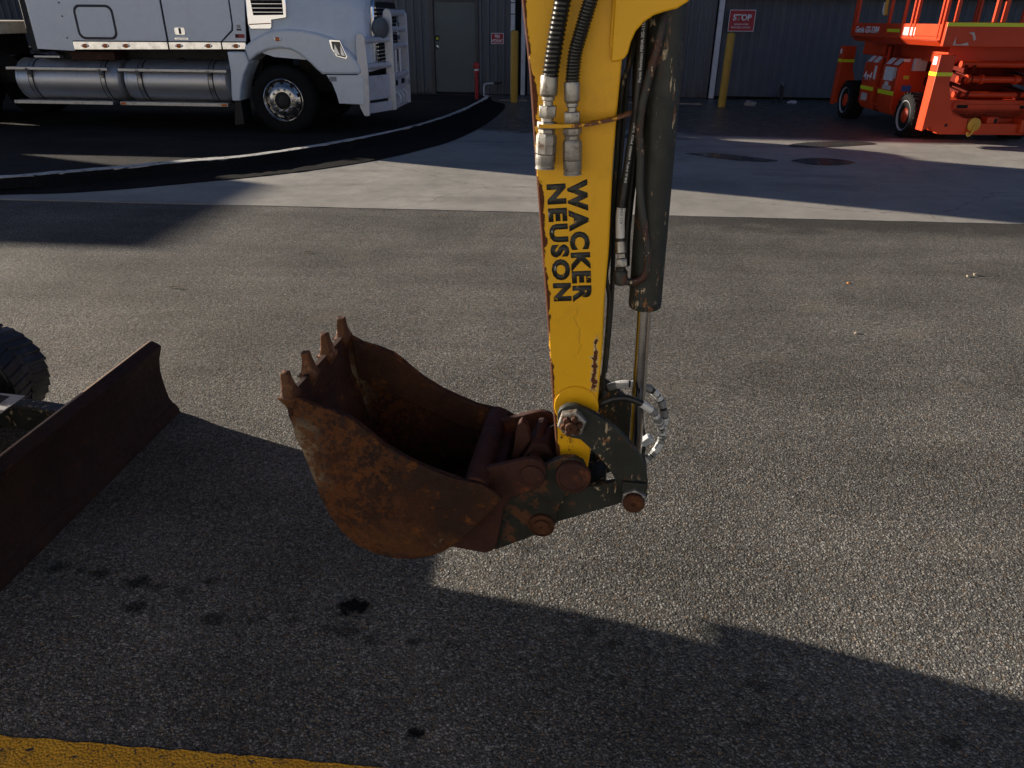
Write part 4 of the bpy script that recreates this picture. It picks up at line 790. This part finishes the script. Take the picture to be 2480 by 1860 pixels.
for x in (-16.4, -25.0, -26.3):
    for l in (.03, 1.9): MB().lathe([(.30, .0), (.46, .0), (.50, .05), (.50, .50), (.46, .55), (.30, .55)], (x, l, .498), (0, 1, 0), 32).build('tyre', 'tyre', CT)

# ================================================================== BUILDING
WL = tag(empty('warehouse', (-1.45, 18.76, 0), -5), 'dark ribbed metal warehouse with personnel door and sliding door', 'building')
def ribbed(name, q0, q1, z0, z1, l, mat, pitch=.178, depth=.042, rib=.045):
    P = [(q0, l)]; q = q0
    while q + pitch <= q1 + 1e-6:
        P += [(q + .02, l), (q + .032, l - depth), (q + .032 + rib, l - depth), (q + .044 + rib, l)]
        m_ = q + .044 + rib + (pitch - .044 - rib) * .45
        P += [(m_, l), (m_ + .006, l - .006), (m_ + .016, l - .006), (m_ + .022, l)]
        q += pitch
    P.append((q1, l)); mb = MB()
    mb.loft([[(a, b_, z0) for a, b_ in P], [(a, b_, z1) for a, b_ in P]], caps=False, closed=False)
    return mb.build(name, mat, WL, smooth=False)
ribbed('wall_panel', -40, -7.2, .03, 4.45, 0, 'wall_sheet'); ribbed('wall_panel', -7.2, -.515, .03, 6.0, 0, 'wall_sheet'); ribbed('wall_panel', .60, 1.36, .03, 6.0, 0, 'wall_sheet')
ribbed('wall_panel', -.515, .60, 2.03, 6.0, 0, 'wall_sheet')
ribbed('wall_panel', 1.75, 5.95, .03, 6.0, .03, 'wall_sheet', .20, .032, .05)
ribbed('sliding_door', 6.12, 13.9, .06, 2.10, .10, 'sliding_sheet', .205, .014, .10)
ribbed('wall_panel', 6.12, 30, 2.10, 6.0, .0, 'wall_sheet'); ribbed('wall_panel', 13.9, 30, .03, 2.10, .03, 'wall_sheet')
MB().box(6.10, 14.0, -.20, .06, 2.075, 2.20).build('door_track', 'frame_brown', WL, .01)
MB().box(-40, 30, .32, .5, -.05, 4.0).build('inner_wall', 'void_black', WL)
MB().box(-40, -7.2, .0, 14, 4.452, 4.50).build('low_roof', 'roof_sheet', WL); MB().box(-7.2, 30, .0, 14, 6.002, 6.10).build('high_roof', 'roof_sheet', WL); MB().box(-7.25, -7.20, .02, 14, 0, 6.0).build('end_wall', 'wall_sheet', WL)  # unseen roof step, heights set to cast the shadows on lift and apron
MB().box(-40, -.52, -.012, .3, -.03, .029).build('base_flashing', 'chassis_dark', WL); MB().box(.60, 5.95, -.012, .3, -.03, .029).build('base_flashing', 'chassis_dark', WL)
MB().box(1.365, 1.75, .06, .3, .0, 6.0).build('corner_recess', 'void_black', WL)
df = MB(); df.box(-.515, -.44, -.035, .10, .0, 2.03); df.box(.548, .60, -.035, .10, .0, 2.03); df.box(-.4395, .5475, -.035, .10, 1.985, 2.03); df.build('door_frame', 'frame_brown', WL, .004)
pd = MB().box(-.43, .54, .02, .065, .055, 1.978).build('door', 'door_green', WL, .003)
MB().box(-.4395, .5475, -.02, .30, -.01, .05).build('threshold', 'void_black', WL)
MB().lathe([(.036, 0), (.036, .006), (.016, .008), (.016, .03), (.028, .036), (.03, .05), (.02, .06)], (-.372, .02, 1.022), (0, -1, 0), 20).build('door_knob', 'chrome', pd)
k = MB().box(-.412, -.315, .015, .0195, 1.165, 1.275).build('warning_sticker', 'void_black', pd); MB().box(-.395, -.332, .012, .0145, 1.185, 1.245).build('symbol', 'sticker_yellow', k)
dp = MB(); dp.box(1.36, 1.455, -.10, -.006, .02, 5.9); dp.build('downpipe', 'downpipe_white', WL, .008); MB().box(1.60, 1.70, -.06, .02, .02, 5.9).build('downpipe', 'downpipe_white', WL, .008); MB().box(5.98, 6.092, -.10, -.002, .02, 5.9).build('downpipe', 'downpipe_white', WL, .008)
for z in (1.72, 1.95): MB().box(1.35, 1.465, -.106, -.003, z, z + .02).build('pipe_clip', 'chassis_dark', WL)
WLo = Vector((-1.45, 18.76, 0)); _b = Vector((math.cos(R(-5)), math.sin(R(-5)), 0)); _a = Vector((-math.sin(R(-5)), math.cos(R(-5)), 0))
def wl(q, l, z=0): return WLo + _b * q + _a * l + Vector((0, 0, z))
# signs
def sign(q, z0, w, h, l, lines, label, name):
    s = tag(empty(name, wl(q, l, z0), -5), label, 'sign')
    MB().side(rrect(0, w, 0, h, .012), 0, .004).build('border', 'sign_white', s); MB().side(rrect(.012, w - .012, .012, h - .012, .008), -.002, -.0003).build('face', 'sign_red', s)
    for (t, x, z, tw, th_, bo_) in lines: text('lettering', t, 'sign_white', s, (x, -.0032, z), (1, 0, 0), (0, 0, 1), tw, th_, bo_, .001)
sign(.903, 1.113, .293, .226, -.052, [('FIRE', .088, .122, .118, .07, .03), ('HYDRANT', .018, .030, .257, .07, .03)], 'small red FIRE HYDRANT sign on the grey wall beside the door', 'fire_hydrant_sign')
sign(6.216, 1.424, .563, .430, -.11, [('STOP', .085, .215, .40, .13, .035), ('SOUND HORN', .125, .125, .31, .036, .02), ('PROCEED SLOWLY', .065, .062, .43, .036, .02)], 'red STOP SOUND HORN PROCEED SLOWLY sign on the sliding door', 'stop_sign')
# bollards, hydrant, pipes
def bollard(q, l, lean, label):
    p = wl(q, l); o = tag(empty('bollard', p, -5), label, 'bollard', 'yellow bollards by the warehouse'); o.rotation_euler = (0, R(lean), R(-5))
    MB().lathe([(.080, -.01), (.080, 1.385), (.074, 1.405), (.055, 1.418), (.02, 1.424)], (0, 0, 0), (0, 0, 1), 28).build('post', 'bollard_yellow', o)
bollard(1.582, -1.567, .0, 'yellow steel bollard left of the excavator arm, before the white downpipe'); bollard(6.011, -1.729, .6, 'yellow steel bollard under the red STOP sign')
hy = tag(empty('fire_hydrant', wl(.697, -1.083), -5), 'slim red standpipe hydrant with round cap before the green door', 'hydrant')
MB().cyl((0, 0, 0), (0, 0, .56), .042, 18).build('riser', 'hydrant_red', hy); MB().lathe([(.045, 0), (.058, .01), (.058, .05), (.045, .06)], (0, 0, .54), (0, 0, 1), 18).build('flange', 'hydrant_red', hy)
MB().lathe([(.05, 0), (.05, .035)], (0, 0, .60), (0, 0, 1), 12).build('reflective_band', 'sign_white', hy); MB().lathe([(.03, -.05), (.07, -.04), (.075, -.02), (.075, .03), (.06, .045), (.02, .05)], (0, 0, .70), (0, -1, 0), 24).build('cap', 'hydrant_red', hy)
wp = tag(empty('water_pipe', wl(.76, -.30), -5), 'pale grey elbow pipe from the ground to the wall beside hydrant', 'pipe')
MB().tube([(0, 0, 0), (0, 0, .20), (.01, .0, .245), (.06, 0, .272), (.2, .0, .283), (.24, 0, .285)], .024, 12, smooth=4).build('pipe', 'pvc_grey', wp); MB().tube([(.23, 0, .285), (.36, .0, .287), (.37, .28, .29)], .026, 12).build('valve', 'chassis_dark', wp)
tp_ = tag(empty('tap_post', wl(7.46, -.70), -5), 'short dark tap post standing before the sliding door', 'post')
MB().box(-.035, .035, -.03, .03, -.01, .40).build('post', 'chassis_dark', tp_, .004); MB().tube([(.0, -.02, .36), (.0, -.03, .42), (-.02, -.06, .44), (-.05, -.07, .41)], .014, 8, smooth=4).build('tap', 'chrome', tp_); MB().tube([(-.04, -.06, .40), (-.10, -.05, .2), (-.16, -.02, .02), (-.2, 0, .012)], .012, 8, smooth=4).build('short_hose', 'rubber', tp_)
def grate(q, l, w, label):
    g = tag(empty('drain_grate', wl(q, l, .004), -5), label, 'drain grate', 'slotted drain grates')
    MB().box(0, w, 0, .13, -.02, .004).build('channel', 'void_black', g); MB().box(0, w, -.012, 0, -.02, .008).build('frame', 'grate_steel', g); MB().box(0, w, .13, .142, -.02, .008).build('frame', 'grate_steel', g)
    for i in range(int(w / .045)): 
        x = .01 + i * .045; MB().top([(x, .005), (x + .016, .005), (x + .036, .125), (x + .020, .125)], .0, .009).build('bar', 'grate_steel', g)
grate(1.22, -1.22, .62, 'steel drain grate around the foot of the left yellow bollard'); grate(2.9, -1.30, 2.75, 'long steel drain grate behind the hydraulic cylinder')
def lump(name, p, sx, sy, sz, mat, label, cat, seed=1, sub=2):
    rnd = random.Random(seed); bm = bmesh.new(); bmesh.ops.create_icosphere(bm, subdivisions=sub, radius=1)
    for v in bm.verts:
        k = 1 + rnd.uniform(-.22, .22); v.co = Vector((v.co.x * sx * k, v.co.y * sy * k, max(-.55, v.co.z) * sz * k + sz * .5))
    me = bpy.data.meshes.new(name); bm.to_mesh(me); bm.free(); me.materials.append(M[mat]); o = bpy.data.objects.new(name, me); COL.objects.link(o); o.location = p
    return tag(o, label, cat)
lump('stone_block', wl(6.66, -1.42, .0), .12, .07, .075, 'stone_pale', 'pale grey lump of stone right of the yellow bollard', 'stone', 3)
lump('plastic_bag', wl(7.72, -.72, .0), .11, .05, .05, 'bag_plastic', 'crumpled pale plastic bag on the ground by tap post', 'litter', 9)
lump('litter_scrap', wl(6.95, -1.75, .004), .035, .02, .008, 'chip_orange', 'tiny yellow scrap lying before the stone lump', 'litter', 5, 1)
gsheet('painted_mark', [(5.17, 14.34), (5.85, 14.36), (5.85, 14.33), (5.17, 14.31)], .0085, 'kerb_paint')

# unseen white building added behind the viewer: its sunlit front brightens the shaded sides
OP = tag(empty('bounce_building', (0, -2.7, 0), -5), 'unseen white building added behind the viewer to bounce sunlight', 'building')
MB().box(-30, 26, -12, 0, 0, 3.6).build('wall', 'pale_sheet', OP); MB().box(-30.3, 26.3, -12.3, .12, 3.6, 3.75).build('roof', 'roof_sheet', OP)
for k in range(2): MB().box(-26 + k * 40, -21.5 + k * 40, .0, .06, .05, 3.2).build('roller_door', 'roof_sheet', OP, .01)

# ================================================================== SCISSOR LIFT
LF = tag(empty('scissor_lift', (6.13, 12.22, 0), -1.4), 'orange rough terrain scissor lift with yellow reflective tape', 'scissor lift')
def lwheel(q, l, s):
    t = empty('wheel'); t.parent = LF; o = (q, l, .325); ax = (s, 0, 0)
    MB().lathe([(.215, .03), (.235, .008), (.28, 0), (.31, .02), (.325, .05), (.325, .25), (.31, .28), (.215, .29)], o, ax, 36).build('tyre', 'tyre', t)
    lg = MB()
    for i in range(22):
        a = 2 * math.pi * i / 22
        for (y0, y1, da) in ((.02, .15, 0), (.15, .28, .14)):
            vs = []
            for (yy, aa) in ((y0, a + da), (y1, a + da + (.10 if y0 < .1 else -.10))):
                for (dd, rr) in ((-.045, .318), (-.035, .342), (.035, .342), (.045, .318)): vs.append((q + s * yy, l + rr * math.cos(aa + dd), .325 + rr * math.sin(aa + dd)))
            lg.add(vs, [(0, 1, 2, 3), (7, 6, 5, 4), (0, 4, 5, 1), (1, 5, 6, 2), (2, 6, 7, 3), (3, 7, 4, 0)])
    lg.build('tread', 'tyre', t)["kind"] = "stuff"
    MB().lathe([(.218, .012), (.225, .006), (.212, .010), (.20, .05), (.185, .075), (.13, .085), (.11, .07)], o, ax, 36, caps=False).build('rim', 'rim_white', t)
    MB().lathe([(.115, .08), (.112, .03), (.095, .018), (.05, .012), (.045, .002), (.01, .0)], o, ax, 24).build('hub', 'lift_orange', t)
for q, s in ((0, 1), (1.88, -1)):
    for l in (0.03, 2.50): lwheel(q, l, s)
MB().box(.30, 1.58, -.60, 3.1, .30, .62).build('chassis', 'lift_orange', LF, .01)
def tray(l0, l1, qd, lab):
    pf = [(.02, .38), (.10, .262), (qd, .262), (qd, 1.13), (.14, 1.13), (.02, 1.00)]
    return MB().side(pf, l0, l1).build('engine_tray' , 'lift_orange', LF, .012)
t1 = tray(1.36, 1.90, .50, 0); t2 = tray(.56, 1.16, .55, 0)
def lab(parent, name, mat, pts, q, th=.003): return MB().end(pts, q, q - th).build(name, mat, parent)
def R4(l0, l1, z0, z1): return [(l0, z0), (l1, z0), (l1, z1), (l0, z1)]
lab(t1, 'reflective_tape', 'reflective_tape', R4(1.358, 1.902, .572, .632), .0195); lab(t2, 'reflective_tape', 'reflective_tape', R4(.558, 1.162, .565, .628), .0195)
text('lettering', '4x4', 'sign_white', t1, (.0165, 1.86, .73), (0, -1, 0), (0, 0, 1), .34, .14, .02, .001, .15)
lab(t1, 'label', 'label_white', R4(1.375, 1.46, .76, .97), .0195); lab(t1, 'scuffed_label', 'label_scuffed', R4(1.55, 1.80, .40, .52), .0195)
lab(t2, 'label', 'label_white', R4(.70, 1.05, .78, .985), .0195); lab(t2, 'label', 'label_scuffed', R4(.62, .72, .82, .98), .0195); lab(t2, 'label', 'label_white', R4(.82, .96, .70, .76), .0195); lab(t2, 'label', 'label_scuffed', R4(.70, 1.02, .64, .705), .0195)
for (t, a, b_) in ((t1, 1.42, 1.60), (t1, 1.68, 1.84), (t2, .62, .80), (t2, .90, 1.08)):
    MB().prism([(a, 0), (b_, 0), (b_, 1), (a, 1)], lambda y, s_: (.030 + s_ * .085 - .003, y, 1.017 + s_ * .092 + .003), lambda y, s_: (.030 + s_ * .085 - .005, y, 1.017 + s_ * .092 + .005)).build('label', 'label_white', t)
MB().side(R4(.07, .175, 1.075, 1.118), .5545, .5595).build('label', 'label_white', t2); MB().box(.215, .41, .47, .5575, .945, 1.128).build('control_box', 'panel_grey', t2, .01)
MB().side(R4(.13, .28, .636, .726), .5545, .5595).build('label', 'label_blue', t2); MB().side(R4(.124, .212, .818, .872), .5545, .5595).build('label', 'sticker_yellow', t2)
ld = empty('ladder'); ld.parent = LF
for l in (1.17, 1.33): MB().box(.06, .10, l, l + .025, .30, 1.28).build('stile', 'lift_orange', ld, .003)
for z in (.36, .60, .84, 1.10): MB().box(.05, .12, 1.195, 1.33, z, z + .03).build('rung', 'lift_orange', ld, .003)
MB().box(.10, .14, 1.16, 1.36, .26, 1.30).build('back_plate', 'lift_dark', ld)
# platform
DK = empty('platform'); DK.parent = LF
MB().box(-.15, 1.98, -.86, 2.40, 1.415, 1.46).build('deck', 'lift_orange', DK, .006)
MB().side([(-.148, 1.412), (1.978, 1.412), (1.90, 1.335), (-.05, 1.335)], -.80, 2.36).build('deck_frame', 'lift_orange', DK, .006)
tb = MB().box(-.15, -.125, -.86, 2.40, 1.462, 1.625).build('toe_board', 'lift_orange', DK, .006)
ext = MB().box(-.135, 1.97, -.955, -.88, 1.345, 1.65).build('extension_end', 'lift_orange', DK, .008)
MB().box(-.137, 1.972, -.9595, -.9555, 1.598, 1.645).build('reflective_tape', 'reflective_tape', ext); MB().side([(.00, 1.36), (.02, 1.47), (.03, 1.38), (.10, 1.37), (.20, 1.40), (.22, 1.36)], -.9585, -.9555).build('scuff', 'label_scuffed', ext); MB().side([(.18, 1.52), (.25, 1.53), (.30, 1.44), (.27, 1.42), (.24, 1.49)], -.9585, -.9555).build('scuff', 'label_scuffed', ext)
text('lettering', 'Genie GS-3384', 'sign_white', tb, (-.1535, 2.19, 1.470), (0, -1, 0), (0, 0, 1), .98, .105, .035, .001, .2)
lab(tb, 'reflective_tape', 'reflective_tape', R4(.42, .92, 1.50, 1.545), -.1505); lab(tb, 'label', 'label_white', R4(-.07, .31, 1.465, 1.575), -.1505)
rails = empty('guard_rails'); rails.parent = LF
for l in (2.34, 2.24, .92, .40, .10, -.02, -.76, -.86):
    for q in (-.14, 1.96): MB().box(q - .022, q + .022, l - .022, l + .022, 1.44, 2.62).build('upright', 'lift_orange', rails, .004)
for q in (-.03, .50, .62, .95, 1.4): MB().box(q - .025, q + .025, -.955, -.905, 1.652, 2.62).build('upright', 'lift_orange', rails, .004)
for z in (2.10, 2.58):
    for q in (-.14, 1.96): MB().box(q - .02, q + .02, -.955, 2.36, z, z + .04).build('rail', 'lift_orange', rails, .004)
    for l in (-.93, 2.34): MB().box(-.12, 1.94, l - .02, l + .02, z, z + .04).build('rail', 'lift_orange', rails, .004)
MB().tube([(-.19, 1.02, 2.0), (-.20, 1.00, 1.88), (-.19, 1.0, 1.80), (-.19, .98, 1.74)], .028, 10, smooth=4).build('harness_bag', 'hook_yellow', rails); MB().tube([(-.20, 1.06, 1.92), (-.205, 1.05, 1.80), (-.19, 1.03, 1.75)], .022, 10, smooth=4).build('harness_strap', 'label_white', rails)
# outriggers
def outrigger(q0, q1, l0, l1, mirror=False):
    o = empty('outrigger'); o.parent = LF
    pf = [(q0 - .01, .20), (q0, 1.235), (q1, 1.235), (q1, .85), (q1 + .06, .70), (q1 + .11, .52), (q1 + .16, .44), (q1 + .40, .38), (q1 + .40, .19), (q0 + .18, .19), (q0 + .10, .27)] if not mirror else [(q1 + .01, .20), (q1, 1.235), (q0, 1.235), (q0, .85), (q0 - .06, .70), (q0 - .11, .52), (q0 - .16, .44), (q0 - .40, .38), (q0 - .40, .19), (q1 - .18, .19), (q1 - .10, .27)]
    b_ = MB().side(pf, l0, l1).build('leg_box', 'lift_orange', o, .010)
    return o, b_
for (q0, q1, mi) in ((-.075, .145, False), (1.735, 1.955, True)):
    o, b_ = outrigger(q0, q1, -.86, -.64, mi)
    MB().box(q0 - .0045, q1 + .003, -.8645, -.642, .955, 1.005).build('reflective_tape', 'reflective_tape', b_)
    if not mi: lab(b_, 'label', 'sign_white', R4(-.80, -.69, 1.10, 1.205), q0 - .003); MB().lathe([(.022, 0), (.022, .003)], (q1 + .10, -.862, .29), (0, -1, 0), 14).build('hole', 'void_black', b_)
    o, b_ = outrigger(q0 + .05, q1 + .07, 2.90, 3.08, mi)
    MB().box(q0 + .046, q1 + .072, 2.8955, 3.082, .955, 1.005).build('reflective_tape', 'reflective_tape', b_)
    if not mi: lab(b_, 'label', 'label_white', R4(2.95, 3.03, 1.10, 1.18), q0 + .047)
# scissor stack seen from its end
sc = empty('scissor_stack'); sc.parent = LF
for z, r in ((1.10, .045), (.895, .045), (.685, .042)): MB().tube([(.42, -.50, z), (1.50, -.50, z)], r, 14).build('cross_tube', 'lift_orange', sc)
for q in (.46, .58, 1.34, 1.46):
    for (z0, z1) in ((.62, .98), (.82, 1.18), (.98, 1.30)):
        MB().prism([(-.55, z0), (-.55, z0 + .11), (2.7, z1 + .11), (2.7, z1)], lambda a, b_: (q, a, b_), lambda a, b_: (q + .05, a, b_)).build('scissor_arm', 'lift_dark', sc, .004)
for q in (.55, .75, 1.25): MB().lathe([(.065, 0), (.065, .05)], (q, -.50, .895), (1, 0, 0), 16).build('bearing', 'lift_orange', sc)
MB().box(.44, 1.52, -.05, .02, .56, 1.30).build('inner_panel', 'lift_dark', sc, .004)
MB().side([(.40, .50), (1.56, .50), (1.56, .58), (1.45, .60), (1.35, .56), (.62, .56), (.52, .60), (.40, .58)], -.62, -.52).build('fork_bar', 'lift_orange', sc, .006)
for q in (.46, 1.38): MB().box(q, q + .16, -.6225, -.6205, .505, .552).build('fork_pocket', 'void_black', sc)
MB().side([(.42, .45), (.62, .36), (1.32, .36), (1.52, .45), (1.52, .49), (.42, .49)], -.60, -.58).build('guard_plate', 'lift_dark', sc, .004)
bm_ = MB().box(.20, 1.68, -.80, -.62, .155, .315).build('end_beam', 'lift_orange', LF, .008)
MB().box(.86, 1.02, -.802, -.62, .317, .40).build('socket', 'lift_orange', bm_, .004); MB().box(.955, 1.005, -.8045, -.8025, .32, .385).build('hole', 'void_black', bm_); MB().box(1.36, 1.46, -.8035, -.8005, .20, .26).build('label', 'label_white', bm_)
MB().lathe([(.05, 0), (.095, .01), (.095, .05), (.05, .06)], (.66, -.86, .30), (0, 1, 0), 18).build('tie_down', 'hook_yellow', bm_); MB().tube([(.66, -.87, .30), (.64, -.88, .20), (.60, -.87, .15), (.58, -.86, .20)], .018, 8, smooth=4).build('hook', 'hook_yellow', bm_)
MB().box(.46, .52, -.8035, -.8005, .22, .26).build('label', 'label_white', bm_)
MB().box(.30, 1.58, -.30, 2.8, 1.10, 1.33).build('top_frame', 'lift_orange', LF, .01)

# ================================================================== SMALL DEBRIS
def leaf(p, L, w, rz, mat, label, cat='leaf', name='fallen_leaf'):
    mb = MB(); k = 7; top = []; bot = []
    for i in range(k):
        t = i / (k - 1); ww = w * math.sin(math.pi * (.06 + .9 * t)); zz = .004 + .010 * math.sin(math.pi * t)
        top.append((L * (t - .5), ww + .1 * L * math.sin(math.pi * t), zz)); bot.append((L * (t - .5), -ww + .1 * L * math.sin(math.pi * t), zz + .003))
    mb.add(top + bot[::-1], [tuple(range(2 * k))]); o = mb.build(name, mat, smooth=False)
    o.location = p; o.rotation_euler = (0, 0, R(rz)); sd = o.modifiers.new('t', 'SOLIDIFY'); sd.thickness = .001
    return tag(o, label, cat)
leaf((-2.27, 4.69, 0), .12, .006, -10, 'chip_tan', 'thin dry curved leaf on sunlit asphalt above the bucket teeth')
leaf((-1.6, 5.54, 0), .06, .006, 25, 'leaf_dry', 'short dry leaf alone on asphalt left of the arm lettering')
lump('pale_chip', (3.30, 5.10, 0), .016, .012, .010, 'chip_tan', 'pale chip at left of the small cluster on the right asphalt', 'stone chip', 11, 1)
lump('pale_chip', (3.37, 5.13, 0), .022, .014, .012, 'chip_tan', 'largest pale chip of the small cluster on the right asphalt', 'stone chip', 12, 1)
lump('orange_chip', (2.36, 4.92, 0), .014, .012, .009, 'chip_orange', 'orange brown chip left of the pale chip cluster', 'stone chip', 13, 1)
lump('pale_pebble', (2.03, 4.0, 0), .013, .010, .008, 'chip_tan', 'lone pale pebble on open asphalt right of the cylinder rod', 'stone chip', 14, 1)
